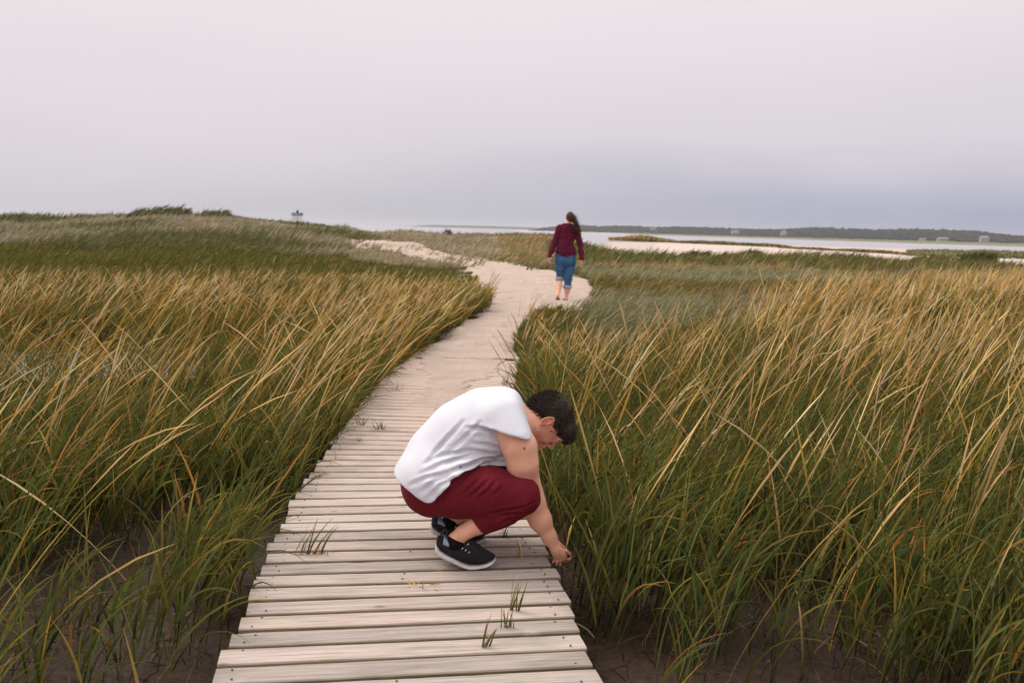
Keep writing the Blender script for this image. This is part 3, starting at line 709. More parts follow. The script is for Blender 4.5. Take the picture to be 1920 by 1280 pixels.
# skull, face, jaw
s.ell(HP(-.006, .004, 0), HA, (.098, .080, .076), .02)
s.ell(HP(.036, -.040, 0), HA, (.055, .072, .061), .02)
for l_ in (-1, 1):
    s.cone(HP(-.002, -.060, .052*l_), HP(.072, -.098, .016*l_), .019, .017, .02)      # jaw line
    s.ell(HP(.066, -.038, .036*l_), HA, (.024, .022, .022), .015)                      # cheek
    s.ell(HP(.098, -.006, .031*l_), HA, (.012, .011, .020), .006, 'sub')               # eye socket
    s.ell(HP(.083, -.008, .031*l_), HA, (.0135, .0125, .014), .003)                    # eyeball under lids
    s.cone(HP(.093, .012, .012*l_), HP(.080, .014, .050*l_), .0075, .0055, .008)       # brow
    # ear: rim, bowl and lobe
    e0 = HP(-.012, -.014, .076*l_)
    for a0 in range(0, 300, 20):
        f_ = lambda d: e0+hn*(-.006+.015*math.cos(R_(d)))*1.0+hu*(.004+.0285*math.sin(R_(d)))*1.0+hl*l_*(.007+.006*max(0, -math.cos(R_(d))))
        s.cone(f_(a0-30), f_(a0-10), .0042, .0042, .003)
    s.ell(e0+hn*-.006+hu*.002+hl*l_*.003, HA, (.013, .025, .006), .004)
    s.ell(e0+hn*.002+hu*-.026+hl*l_*.006, HA, (.008, .010, .0045), .004)
    s.ell(e0+hn*.002+hu*-.003+hl*l_*.012, HA, (.006, .010, .006), .003, 'sub')
s.ell(HP(.088, .030, 0), HA, (.018, .030, .048), .02)                                  # forehead
s.cone(HP(.094, .004, 0), HP(.119, -.030, 0), .0075, .0105, .009)                       # nose
for l_ in (-1, 1): s.ell(HP(.108, -.034, .011*l_), HA, (.010, .008, .008), .006)
s.ell(HP(.094, -.062, 0), HA, (.016, .022, .026), .012)                                 # muzzle
s.cone(HP(.106, -.056, -.015), HP(.106, -.056, .015), .0055, .0055, .005); s.cone(HP(.105, -.068, -.013), HP(.105, -.068, .013), .006, .006, .005)
s.cone(HP(.112, -.0615, -.02), HP(.112, -.0615, .02), .0022, .0022, .002, op='sub')
s.ell(HP(.091, -.094, 0), HA, (.019, .016, .022), .012)                                 # chin
# hands
def hand(s, W, fwd, nrm, sidev, scale=1.0, curl=(.5, .7, .5), r0=.0082):
    """W wrist; fwd towards fingers; nrm back of hand; sidev towards the thumb"""
    fwd, nrm, sidev = [np.array(v)/np.linalg.norm(v) for v in (fwd, nrm, sidev)]
    c = W+fwd*.045*scale
    s.ell(c, np.array([fwd, sidev, nrm]), (.050*scale, .039*scale, .017*scale), .015)
    s.cone(W, W+fwd*.02, .022*scale, .02*scale, .015)
    for i_, (o_, ln) in enumerate(((.028, .074), (.010, .083), (-.009, .077), (-.027, .060))):
        p = W+fwd*(.078+(-.004 if i_ in (0, 3) else .002))*scale+sidev*o_*scale; d = fwd.copy()
        for j_, (f_, cu) in enumerate(zip((.45, .30, .25), curl)):
            cu = cu*(1+.18*(i_-1)); d = d*math.cos(cu)-nrm*math.sin(cu); d /= np.linalg.norm(d); n2 = nrm*math.cos(cu)+fwd*math.sin(cu)
            q = p+d*ln*f_*scale; s.cone(p, q, (r0-.0008*j_)*scale, (r0-.0008*(j_+1))*scale, .004); p = q
    p = W+fwd*.020*scale+sidev*.030*scale; d = fwd*.85+sidev*.40-nrm*.45; d /= np.linalg.norm(d)
    q = p+d*.034*scale; s.cone(W+fwd*.018*scale+sidev*.015*scale, q, .015*scale, .0105*scale, .012); d2 = fwd*.9+sidev*.15-nrm*.5; d2 /= np.linalg.norm(d2)
    q2 = q+d2*.030*scale; s.cone(q, q2, .0098*scale, .0088*scale, .004); q3 = q2+(d2*.9-sidev*.4)*.024*scale; s.cone(q2, q3, .0088*scale, .0072*scale, .004)
wn = Q(1042, 1027, D0-.10)
hand(s, wn, (.42, -.10, -.88), (-.30, -.88, -.28), (.70, -.15, .45), .76, (.75, 1.35, 1.0))
hand(s, Q(1038, 1016, D0+.0), (.45, .1, -.85), (.3, .85, .3), (.8, .2, .4), .80, (.9, 1.2, .9))
V, F = s.mesh(); V = smooth_verts(V, F, 1, .4)
# skin tones: redder knuckles, ears, lips; mole; closed lids
cl_ = np.tile(SKC, (len(V), 1))
def dab(c, r, colr, amt=1.0, R3=None):
    d = (V-np.array(c)); q = np.sqrt((d**2).sum(1))/r if R3 is None else np.sqrt((((d@HA.T)/np.array(R3))**2).sum(1))
    w_ = (np.clip(1.25-q, 0, .5)/.5*amt)[:, None]; cl_[:] = cl_*(1-w_)+np.array(colr)*w_
dab(HP(.05, -.035, -.06), .05, (.66, .27, .19), .6); dab(HP(.05, -.035, .06), .05, (.66, .27, .19), .6)
for l_ in (-1, 1):
    dab(HP(-.012, -.010, .088*l_), .04, (.66, .22, .15), .6)
    dab(HP(.097, -.010, .031*l_), 1, (.03, .015, .01), 1, (.009, .0035, .017)); dab(HP(.089, .016, .033*l_), 1, (.07, .03, .02), .85, (.012, .005, .02))
dab(HP(.110, -.062, 0), 1, (.50, .14, .11), .8, (.010, .010, .020)); dab(HP(.118, -.034, 0), .02, (.66, .24, .17), .6)
dab(wn+np.array([.05, -.02, -.07]), .05, (.68, .26, .19), .7)
mo = Q(983, 834, TN-.02); mo[1] -= 0; k_ = np.argmin(((V-mo)[:, [0, 2]]**2).sum(1)+(V[:, 1]*.15)**2*.02+V[:, 1]*.002)
dab(V[k_], .006, (.20, .08, .05), .9)
person = tag(link('person', np_mesh('person', V, F, colr=cl_), SKIN), 'crouching person in white shirt and dark red trousers, reaching off the boardwalk', 'person')
bpy.context.view_layer.update()

# --- white shirt
def creases(s, lines, depth, w, ymax, t=TN-.06):
    x, y, z = s.grids(); X2 = x[:, :, 0]; Z2 = z[:, 0, :]; acc = np.zeros((s.n[0], s.n[2]))
    for ln in lines:
        P = [Q(*p, t) for p in ln]; best = np.full(acc.shape, 9.0); tot = len(P)-1; fade = np.zeros(acc.shape)
        for i_, (a, b) in enumerate(zip(P[:-1], P[1:])):
            d = np.array([b[0]-a[0], b[2]-a[2]]); l2 = (d*d).sum(); h = np.clip(((X2-a[0])*d[0]+(Z2-a[2])*d[1])/l2, 0, 1)
            q = np.hypot(X2-a[0]-h*d[0], Z2-a[2]-h*d[1]); m = q < best; best = np.where(m, q, best); u_ = (i_+h)/tot; fade = np.where(m, np.sin(np.pi*np.clip(u_*.92+.06, 0, 1))**.6, fade)
        acc += depth*fade*(np.exp(-(best/w)**2)-.45*np.exp(-((best-w*1.9)/(w*1.3))**2))
    acc = np.minimum(acc, .0125)
    s.F += (acc[:, None, :]*np.clip((ymax-y)/.04, 0, 1)).astype(np.float32)
def px_line(x, z, p1, p2, t=D0):       # signed metres: positive on the left-hand side when going p1 -> p2 seen in the picture (y down)
    A = Q(*p1, t); Bq = Q(*p2, t); d = np.array([Bq[0]-A[0], Bq[2]-A[2]]); d /= np.linalg.norm(d)
    return (x-A[0])*(-d[1])+(z-A[2])*d[0]
s = SDF((-.58, 3.90, .18), (.22, 4.90, .90), .0046)
torso_to(s, .009, .05)
for q_, u_ in ((TN+.07, 1), (TF-.07, 1)):                                # the shirt hanging over the hips
    s.cone(Q(806, 905, q_), Q(856, 914, q_-(.05 if q_ < D0 else -.05)), rp(58)+.010, rp(53)+.012, .05)
s.cone(Q(925, 850, D0), Q(955, 872, D0-.04), rp(38), rp(27), .04, 1.15); s.cone(Q(915, 868, D0-.06), Q(952, 880, D0-.09), rp(25), rp(22), .03)
s.ell(Q(792, 893), np.eye(3), (rp(47), .17, rp(36)), .10)
slv = lambda x, y, z: px_line(x, z, (925, 806), (1006, 827), TN-.08) * -1
for tt_, yy_ in ((TN, 0), (TF, 0)):
    s.cone(Q(938, 792, tt_+(.05 if tt_ < D0 else -.05)), Q(966, 836, tt_-(.02 if tt_ < D0 else 0)), rp(43)+.010, rp(39)+.015, .03, cut=slv)
x, y, z = s.grids()
# neckline, hem
s.F = np.maximum(s.F, -px_line(x, z, (972, 735), (1006, 838)).astype(np.float32)*-1 if False else s.F)
neck = px_line(x, z, (974, 735), (1013, 842)); 
neck = neck+0*s.F; _h = np.clip(.5+.5*(s.F-neck)/.03, 0, 1); s.F = (neck+(s.F-neck)*_h+.03*_h*(1-_h)).astype(np.float32)
hA = -px_line(x, z, (735, 900), (803, 942), TN-.05); hB = -px_line(x, z, (806, 946), (864, 882), TN-.08); gate = (z-Q(862, 884, TN-.08)[2])
m_ = np.minimum(hB, -gate); _h = np.clip(.5+.5*(hA-m_)/.045, 0, 1); hem = m_+(hA-m_)*_h+.045*_h*(1-_h); s.F = np.maximum(s.F, (hem+.0*y).astype(np.float32))
# folds: fan out from the armpit and from the crease of the hip
cx_, cz_ = Q(955, 872)[0], Q(955, 872)[2]; r_ = np.sqrt((x-cx_)**2+(z-cz_)**2)+1e-4; th_ = np.arctan2(z-cz_, x-cx_)+0*r_
w1_ = np.exp(-((r_-.16)/.14)**2)*sst(.02, .08, r_)*np.clip((D0+.05-y)/.1, .25, 1)
fold = np.sin(th_*17+fbm(x*9+y*4, z*9, 131)*6)*.0030*w1_*(sst(.30, .9, np.abs(th_) / math.pi))
cx2, cz2 = Q(858, 884)[0], Q(858, 884)[2]; r2 = np.sqrt((x-cx2)**2+(z-cz2)**2)+1e-4; t2 = np.arctan2(z-cz2, x-cx2)
fold = fold+np.sin(t2*7+r2*60+fbm(x*8, z*8+y*3, 133)*5)*.0026*np.exp(-((r2-.12)/.08)**2)*sst(.03, .08, r2)
fold = fold+(fbm(x*7+y*3, z*7, 135, 2)-.5)*.010
creases(s, [[(948, 868), (905, 866), (860, 874), (815, 892)], [(952, 878), (905, 877), (865, 886)], [(930, 858), (880, 857), (830, 868), (785, 890)], [(945, 850), (915, 838), (885, 834)], [(868, 795), (832, 832), (800, 868)], [(900, 795), (868, 826), (838, 852)], [(932, 812), (902, 806), (872, 806)], [(915, 852), (872, 848), (828, 856), (792, 872)],
 [(858, 890), (826, 905), (803, 934)], [(850, 887), (815, 899), (786, 924)], [(838, 884), (800, 893), (768, 910)], [(935, 872), (890, 871), (850, 880), (825, 896)]], .0105, .0080, D0+.05)
s.F += fold.astype(np.float32)
V, F = s.mesh(); V = smooth_verts(V, F, 1, .5)
link('shirt', np_mesh('shirt', V, F), WHITE, person)
# grey undershirt edge inside the armhole
s = SDF((.0, 4.1, .45), (.22, 4.5, .80), .004)
s.cone(Q(941, 817, TN-.02), Q(950, 852, TN-.015), rp(13), rp(12), .01); s.cone(Q(950, 852, TN-.015), Q(958, 872, TN-.0), rp(12), rp(10), .01)
V, F = s.mesh(); link('undershirt', np_mesh('undershirt', V, F), simple('grey_mesh', (.50, .52, .47), .9, .1, bump=.4, bscale=900), person)

# --- trousers
s = SDF((-.56, 3.98, .0), (.34, 4.92, .56), .0046)
s.cone(Q(812, 905, D0), Q(822, 872, D0), rp(61), rp(58), .04, 1.28)
chain(s, THIGH_N, .035); chain(s, THIGH_F, .035)
cutN = lambda x, y, z: -px_line(x, z, (880, 962), (911, 1006), TN)
s.cone(Q(*SHANK_N[0][:3]), Q(*SHANK_N[1][:3]), rp(37), rp(32), .008)
s.cone(Q(*SHANK_N[1][:3]), Q(898, 981, TN+.02), rp(32), rp(23), .02, cut=cutN); s.cone(Q(898, 981, TN+.02), Q(870, 998, TN+.02), rp(23), rp(21), .01, cut=cutN)
cutF = lambda x, y, z: -px_line(x, z, (868, 938), (899, 982), TF)
s.cone(Q(*SHANK_F[0][:3]), Q(*SHANK_F[1][:3]), rp(36), rp(31), .008); s.cone(Q(*SHANK_F[1][:3]), Q(885, 955, TF), rp(31), rp(22), .02, cut=cutF)
x, y, z = s.grids()
q_ = px_line(x, z, (905, 880), (858, 940)); al = (x-Q(880, 900)[0])
env_ = np.exp(-((x-Q(868, 905)[0])/.12)**2)*np.exp(-((z-Q(868, 908)[2])/.07)**2)
fold = np.sin(q_*95+fbm(x*7, z*7+y*2, 141)*5)*.0012*env_
kx, kz = Q(985, 955)[0], Q(985, 955)[2]; rk = np.sqrt((x-kx)**2+(z-kz)**2); tk = np.arctan2(z-kz, x-kx)
fold = fold+np.sin(tk*9+rk*25)*.003*np.exp(-((rk-.10)/.07)**2)+(fbm(x*9, z*9+y*4, 143, 2)-.5)*.008
creases(s, [[(876, 891), (862, 903), (846, 921)], [(899, 893), (880, 912), (868, 924)], [(914, 897), (895, 915), (878, 930)], [(931, 897), (912, 916), (899, 928)], [(944, 905), (926, 922)], [(858, 903), (840, 917), (826, 938)],
 [(1003, 940), (975, 948), (940, 954), (905, 966)], [(985, 962), (960, 960), (935, 966)], [(955, 972), (935, 984)]], .0085, .0055, D0)
s.F += fold.astype(np.float32)
V, F = s.mesh(); V = smooth_verts(V, F, 1, .35)
link('trousers', np_mesh('trousers', V, F), RED, person)

# --- hair: shaped cap plus short strands
s = SDF(HC-.16, HC+.16, .0032)
s.ell(HP(-.022, .016, 0), HA, (.100, .085, .083), .02)
s.ell(HP(-.075, -.010, 0), HA, (.045, .070, .060), .02); s.ell(HP(-.050, .045, 0), HA, (.065, .050, .058), .02)
s.ell(HP(.055, .055, 0), HA, (.055, .046, .066), .02)
s.cone(HP(.072, .058, .035), HP(.084, .044, .010), .022, .016, .015); s.cone(HP(.072, .058, -.035), HP(.084, .044, -.010), .022, .016, .015)
x, y, z = s.grids(); un = (x-HC[0])*hn[0]+(z-HC[2])*hn[2]; uu = (x-HC[0])*hu[0]+(z-HC[2])*hu[2]+0*y
# hairline: keeps what lies above this curve in the head frame
line = np.interp(un, [-.13, -.09, -.045, -.02, .0, .02, .035, .06, .10], [-.085, -.078, -.044, .010, .018, -.016, .008, .018, .026])
s.F = np.maximum(s.F, ((line-uu)*.7+(fbm(un*60, uu*20, 151)-.5)*.006).astype(np.float32))
s.F += ((fbm(un*30+y*40, uu*18, 153)-.5)*.003).astype(np.float32)
V, F = s.mesh()
hc_ = np.tile(np.array([.026, .016, .011]), (len(V), 1))
hair = link('hair', np_mesh('hair', V, F, colr=hc_), HAIR, person)
hb = Blades(); n = 9500; _ec = HP(-.010, -.012, .078); _ok = np.where((np.abs((V-_ec)@hn) > .024) | (np.abs((V-_ec)@hu) > .036) | ((V-HC)@hu > .016))[0]; k_ = rng.choice(_ok, n); P = V[k_]; d = P-HP(-.01, .0, 0); nr = d/np.linalg.norm(d, axis=1)[:, None]
un_ = (P-HC)@hn; flow = np.outer(np.clip(un_*9+.25, -.9, 1), hn)+np.array([0, 0, -.1])-np.outer(np.clip(-un_*6, 0, .6), hu)+rng.normal(0, .10, (n, 3))
dirv = flow*.9+nr*(.14+.35*(rng.random(n)[:, None] < .06)); dirv /= np.linalg.norm(dirv, axis=1)[:, None]
lean_ = np.arccos(np.clip(dirv[:, 2], -1, 1)); az_ = np.arctan2(dirv[:, 1], dirv[:, 0])
hcb = pal(n, [(.018, .010, .007), (.034, .019, .012)], [3, 1]); hct = pal(n, [(.022, .013, .009), (.09, .048, .028)], [3, 1.2])
hb.add(P-nr*.003, rng.uniform(.010, .028, n), .0026, az_, lean_, rng.uniform(-.2, .5, n), hcb, hct, 4)
o = link('hair_strands', np_mesh('hair_strands', np.concatenate(hb.V), np.concatenate(hb.F), colr=np.concatenate(hb.C)), HAIR, hair); o['kind'] = 'stuff'
# earring: small hanging hoops
def tube(path, r, nsd=8, closed=False):
    P = np.asarray(path, float); n = len(P); T = np.gradient(P, axis=0)
    if closed: T = np.roll(P, -1, 0)-np.roll(P, 1, 0)
    T /= np.linalg.norm(T, axis=1)[:, None]+1e-9; ref = np.array([.123, .9, .31]); U_ = np.cross(T, ref); U_ /= np.linalg.norm(U_, axis=1)[:, None]; W_ = np.cross(T, U_)
    a = np.linspace(0, 2*math.pi, nsd, endpoint=False); r = np.broadcast_to(r, (n,))
    V = P[:, None]+(U_[:, None]*np.cos(a)[None, :, None]+W_[:, None]*np.sin(a)[None, :, None])*r[:, None, None]
    F = []; m = n if closed else n-1
    for i_ in range(m):
        for k in range(nsd): i2 = (i_+1) % n; F.append((i_*nsd+k, i_*nsd+(k+1) % nsd, i2*nsd+(k+1) % nsd, i2*nsd+k))
    return V.reshape(-1, 3), np.array(F)
ec = HP(-.008, -.052, .088); a = np.linspace(0, 2*math.pi, 20, endpoint=False); ring = ec[None]+np.stack([np.cos(a)*.006, np.sin(a)*.003, np.sin(a)*.0085], 1)+np.array([-.004, -.004, -.010])
V, F = tube(ring, .0009, 6, True); link('earring', np_mesh('earring', V, F), METAL, person)

# --- shoes: profiles along the bent foot (px at depth TS), lofted
TS = D0-.17
def shoe(dxy, side, sc=1.0):
    def W(px, py, l): p = Q(px, py, TS)+np.array([0, l, 0]); return p
    def loft(bot, top, wid, n=40, m=18, pw=2.6, w0=.0):
        t = np.linspace(0, 1, n); tb = np.linspace(0, 1, len(bot)); f = lambda A: np.interp(t, tb, A)
        bot = np.array(bot, float); top = np.array(top, float)
        Bx, By, Tx, Ty, Wd = f(bot[:, 0]), f(bot[:, 1]), f(top[:, 0]), f(top[:, 1]), f(wid)
        V = []
        for i_ in range(n):
            for k in range(m):
                a = 2*math.pi*k/m; c_, s_ = math.cos(a), math.sin(a); e = 2/pw
                v_ = .5+.5*math.copysign(abs(s_)**e, s_); l = math.copysign(abs(c_)**e, c_)*Wd[i_]
                V.append(W(Bx[i_]+(Tx[i_]-Bx[i_])*v_, By[i_]+(Ty[i_]-By[i_])*v_, l))
        V = np.array(V); F = []
        for i_ in range(n-1):
            for k in range(m): F.append((i_*m+k, i_*m+(k+1) % m, (i_+1)*m+(k+1) % m, (i_+1)*m+k))
        c0, c1 = len(V), len(V)+1; V = np.concatenate([V, V[:m].mean(0)[None], V[-m:].mean(0)[None]])
        T = [(c0, (k+1) % m, k) for k in range(m)]+[(c1, (n-1)*m+k, (n-1)*m+(k+1) % m) for k in range(m)]
        V = V+np.array(dxy); return V, [np.array(F), np.array(T)]
    sb = [(816, 1022), (816, 1031), (822, 1039), (834, 1045), (850, 1052), (866, 1059), (880, 1062.5), (896, 1061.5), (912, 1059), (924, 1054.5), (929.5, 1049)]
    stp = [(818, 1017), (820, 1022), (827, 1031), (839, 1038), (853, 1045), (867, 1052), (880, 1056.5), (897, 1056), (912, 1053), (923, 1049), (930, 1045)]
    wd_ = [.012, .027, .034, .036, .037, .041, .046, .047, .043, .031, .010]
    V, F = loft(sb, stp, wd_, 44, 16, 5); up = person_shoe = link('shoe', np_mesh('shoe', V[:4], np.array([[0, 1, 2, 3]])), SOLE, person)
    ub = [(818, 1014), (822, 1024), (830, 1032), (841, 1039), (854, 1046), (868, 1052), (882, 1056), (898, 1055.5), (912, 1052.5), (922, 1048), (929, 1042)]
    ut = [(821, 1003), (829, 1004), (838, 1012), (849, 1019), (862, 1018), (875, 1014), (888, 1015), (900, 1024), (913, 1032), (923, 1037), (928.5, 1040)]
    uw = [.010, .026, .032, .033, .034, .038, .043, .044, .040, .028, .008]
    Vu, Fu = loft(ub, ut, uw, 44, 20, 2.3)
    up.data = np_mesh('shoe', Vu, Fu); up.data.materials.append(BLACKK); up.name = 'shoe'
    link('sole', np_mesh('sole', V, F), SOLE, up)
    Vt, Ft = tube([W(825, 1010, 0)+dxy, W(829, 998, 0)+dxy, W(834, 991, 0)+dxy, W(838, 997, 0)+dxy, W(836, 1006, 0)+dxy], [.006, .005, .0035, .0035, .004], 8); link('pull_tab', np_mesh('pull_tab', Vt, Ft), BLKL, up)
    # grey collar lining
    Vl, Fl = loft([(831, 1019), (843, 1023), (853, 1027)], [(833, 1004), (845, 1013), (855, 1022)], [.0335, .0345, .0345], 10, 14, 3); link('lining', np_mesh('lining', Vl, Fl), GREYL, up)
    # tongue, laces across the instep and their pale loops
    Vl, Fl = loft([(868, 1026), (882, 1034), (896, 1040)], [(869, 1011), (883, 1010), (902, 1022)], [.017, .019, .017], 14, 12, 2.5); link('tongue', np_mesh('tongue', Vl, Fl), BLACKK, up)
    for k_, (lx, ly) in enumerate(((880, 1013.5), (887, 1017), (893, 1021.5), (899, 1026))):
        a_ = np.linspace(-1, 1, 9); pth = [W(lx-abs(q)**2*7, ly-1.0+abs(q)**2.2*7, q*.026)+dxy for q in a_]
        Vt, Ft = tube(pth, .0026, 6); link('lace', np_mesh('lace', Vt, Ft), BLKL, up)
    for (lx, ly) in ((868.5, 1021.5), (874.5, 1025), (881, 1029), (878.5, 1016)):
        for sg in (-1, 1):
            a_ = np.linspace(-.4, 3.5, 8); l0 = .0375 if lx < 878 or ly > 1020 else .024; pth = [W(lx+1.7*math.cos(q+1.6), ly+1.7*math.sin(q+.2), sg*(l0+.002))+dxy for q in a_]
            Vt, Ft = tube(pth, .0013, 6); link('lace_loop', np_mesh('lace_loop', Vt, Ft), LACE, up)
    return up
shoe(np.zeros(3), -1)
fx = Q(806+9, 986+39, TS); shoe(Q(807, 984.5, TF)-Q(816, 1024, TS), 1)
s = SDF(Q(825, 1045, TS)-np.array([.0, .12, .0]), Q(905, 975, TS)+np.array([0, .14, 0]), .0035)
tN = TN+.02
s.cone(Q(859, 1006, tN), Q(853, 1018, tN), rp(15.3), rp(17), .008); s.cone(Q(853, 1018, tN), Q(874, 1027, tN), rp(15), rp(10), .01)
x, y, z = s.grids(); s.F = np.maximum(s.F, (px_line(x, z, (842, 1001), (872, 1016), tN)*1+0*y).astype(np.float32))
V, F = s.mesh(); link('sock', np_mesh('sock', V, F), SOCK, person)
s = SDF(Q(815, 1010, TF)-np.array([.0, .12, .0]), Q(895, 940, TF)+np.array([0, .12, 0]), .0035)
s.cone(Q(851, 966, TF), Q(844, 980, TF), rp(15.3), rp(17), .008)
x, y, z = s.grids(); s.F = np.maximum(s.F, (px_line(x, z, (832, 964), (864, 978), TF)*1+0*y).astype(np.float32))
V, F = s.mesh(); link('sock', np_mesh('sock', V, F), SOCK, person)

# ------------------------------------------------------------------ the woman walking away on the sand
PLUM = simple('plum_knit', (.12, .012, .036), .95, .1, noise=.3, nscale=18, bump=.4, bscale=300)
DENIM = simple('blue_denim', (.050, .125, .25), .9, .15, c2=(.035, .085, .17), nscale=9, bump=.3, bscale=400)
CUFF = simple('turned_denim', (.33, .38, .45), .9, .1, noise=.3, nscale=60)
HAIRB = col_mat('brown_hair', .7, 0, .1)
TW = float(np.linalg.norm((GR(1062, 565)-cO)@cF))
def chainW(s, pts, k=.03, sy=1.0, dr=0.0, cut=None):
    for a, b in zip(pts[:-1], pts[1:]): s.cone(Q(a[0], a[1], TW+a[2]), Q(b[0], b[1], TW+b[2]), a[3]*TW/FPX+dr, b[3]*TW/FPX+dr, k, sy, cut=cut)
ARL = [(1049.5, 427, 0, 4.9), (1045, 440, .02, 4.4), (1039.5, 455, .0, 3.9), (1034.5, 468, -.05, 3.3), (1030.5, 480, -.1, 3.1)]
ARR = [(1079, 427, 0, 4.9), (1083.5, 441, .02, 4.4), (1087.5, 457, .0, 3.9), (1089.5, 471, -.06, 3.3), (1091, 486, -.12, 3.1)]
LGL = [(1051, 487, 0, 10.5), (1051, 503, 0, 9.2), (1050.5, 518, .03, 7.2), (1049, 528, .0, 6.0)]
LGR = [(1069, 487, 0, 10.5), (1067.5, 505, 0, 9.4), (1065, 522, -.04, 7.6), (1064, 537, -.03, 6.3)]
CL = [(1049, 524, .0, 5.4), (1049, 535, -.06, 5.2), (1047, 548, -.16, 3.2), (1046, 553, -.22, 2.9)]
CRt = [(1064, 534, -.03, 5.6), (1063.5, 544, -.03, 5.2), (1062, 556, .0, 3.1), (1061.5, 561, .0, 3.2)]
s = SDF(Q(1020, 576, TW)-np.array([0, .5, .05]), Q(1100, 392, TW)+np.array([0, .45, 0]), .0105)
HW = Q(1069, 408, TW)
chainW(s, [(1062, 430, 0, 12), (1062, 450, 0, 12.5), (1061, 470, 0, 12), (1061, 484, 0, 13)], .05, .75)
chainW(s, ARL, .03); chainW(s, ARR, .03); chainW(s, LGL, .03, dr=-.01); chainW(s, LGR, .03, dr=-.01); chainW(s, CL, .02); chainW(s, CRt, .02)
s.cone(Q(1050, 428, TW), Q(1079, 428, TW), .05, .05, .05)
s.cone(Q(1065, 424, TW), Q(1067.5, 412, TW-.02), .050, .047, .03)
s.ell(HW+np.array([0, .0, .01]), np.eye(3), (.074, .092, .098), .02); s.ell(HW+np.array([.0, .05, -.04]), np.eye(3), (.055, .05, .07), .02)
s.cone(HW+np.array([0, .098, -.015]), HW+np.array([0, .110, -.028]), .010, .012, .01)
for sg in (-1, 1): s.ell(HW+np.array([sg*.076, .005, -.012]), np.eye(3), (.010, .018, .030), .008)
# feet: left heel lifted behind, right flat
fl = Q(1046, 555, TW-.22); s.cone(fl, fl+np.array([-.005, .13, -.085]), .036, .030, .02); s.cone(fl+np.array([-.005, .13, -.085]), fl+np.array([-.005, .19, -.095]), .030, .022, .015, 1.0)
fr = Q(1061.5, 562, TW); fr[2] = .055; s.cone(fr, fr+np.array([-.01, .15, -.025]), .038, .030, .02); s.cone(fr+np.array([-.01, .15, -.025]), fr+np.array([-.015, .20, -.03]), .030, .022, .015)
s2 = s
hand(s, Q(1030, 482, TW-.1), (-.02, .1, -1), (-1, -.1, 0), (0, 1, .1), .95, (.25, .35, .3), .0105)
hand(s, Q(1091, 488, TW-.12), (-.25, .2, -.75), (.75, -.5, .1), (.1, .8, .3), .95, (.6, .7, .5), .0105)
V, F = s.mesh()
wper = tag(link('person', np_mesh('person', V, F, colr=np.tile(SKC, (len(V), 1))), SKIN), 'person with a long ponytail walking away on the sand in plum sweater and rolled jeans', 'person')
s = SDF(Q(1020, 500, TW)-np.array([0, .4, .0]), Q(1100, 415, TW)+np.array([0, .4, 0]), .0105)
chainW(s, [(1063, 431, 0, 12.5), (1062.5, 445, 0, 13.3), (1061, 462, 0, 13.2), (1060.5, 477, 0, 15.5)], .05, .78, .006)
chainW(s, [(1055, 470, 0, 12.5), (1067, 470, 0, 12.5)], .04, .95); chainW(s, [(1053.5, 477, 0, 11.5), (1068.5, 477, 0, 11.5)], .03, 1.05)
s.cone(Q(1052, 429, TW), Q(1077, 429.5, TW), .067, .067, .05); s.cone(Q(1060, 423, TW), Q(1069, 423, TW), .055, .055, .05)
chainW(s, ARL, .03, dr=.016); chainW(s, ARR, .03, dr=.016)
x, y, z = s.grids(); zb = Q(1061, 482.5, TW)[2]; bodyx = np.abs(x-Q(1061, 460, TW)[0]) < .215
sc_ = np.where(bodyx, zb-z, -1.0)+0*y; wl = Q(1030, 482, TW)[2]; wr = Q(1091, 487, TW)[2]
sc_ = np.maximum(sc_, np.where(x < Q(1043, 460, TW)[0], wl-z, -1.0)); sc_ = np.maximum(sc_, np.where(x > Q(1082, 460, TW)[0], wr-z, -1.0))
s.F = np.maximum(s.F, sc_.astype(np.float32)); nz_ = Q(1065, 418.5, TW)[2]; s.F = np.maximum(s.F, (z-nz_+0*x+0*y).astype(np.float32))
s.F += ((fbm(x*5+y*3, z*11, 161, 2)-.5)*.018+np.sin((z-zb)*48+(fbm(x*4, z*3, 163)-.5)*6)*.006*np.exp(-((z-zb-.09)/.08)**2)).astype(np.float32)
V, F = s.mesh(); V = smooth_verts(V, F, 1, .4); link('sweater', np_mesh('sweater', V, F), PLUM, wper)
s = SDF(Q(1030, 545, TW)-np.array([0, .4, .0]), Q(1092, 470, TW)+np.array([0, .4, 0]), .0105)
chainW(s, [(1054, 480, .0, 13.0), (1067.5, 480, 0, 13.0)], .03, .9); chainW(s, [(1053.5, 491, -.02, 12.2), (1067.5, 491, -.02, 12.2)], .03, 1.0)
cz = lambda px, py: (lambda x, y, z: (Q(px, py, TW)[2]-z)+0*x+0*y)
chainW(s, LGL, .015, cut=cz(1049, 525)); chainW(s, LGR, .015, cut=cz(1064, 540))
x, y, z = s.grids(); s.F += ((fbm(x*6, z*8+y*4, 165, 2)-.5)*.022).astype(np.float32)
V, F = s.mesh(); jeans = link('jeans', np_mesh('jeans', V, F), DENIM, wper)
def cuff(px, py, rpx, dt):
    c = Q(px, py, TW+dt); r = rpx*TW/FPX; n = 20; V = []
    for (rr, zz_) in ((r-.004, .032), (r+.010, .034), (r+.013, 0), (r+.010, -.034), (r-.004, -.032)):
        for k in range(n): a = 2*math.pi*k/n; V.append(c+np.array([rr*math.cos(a), rr*math.sin(a), zz_+.008*math.sin(3*a+px)]))
    link('cuff', np_mesh('cuff', np.array(V), np.concatenate([np.array([(i_*n+k, i_*n+(k+1) % n, (i_+1)*n+(k+1) % n, (i_+1)*n+k) for k in range(n)]) for i_ in range(4)])), CUFF, jeans)
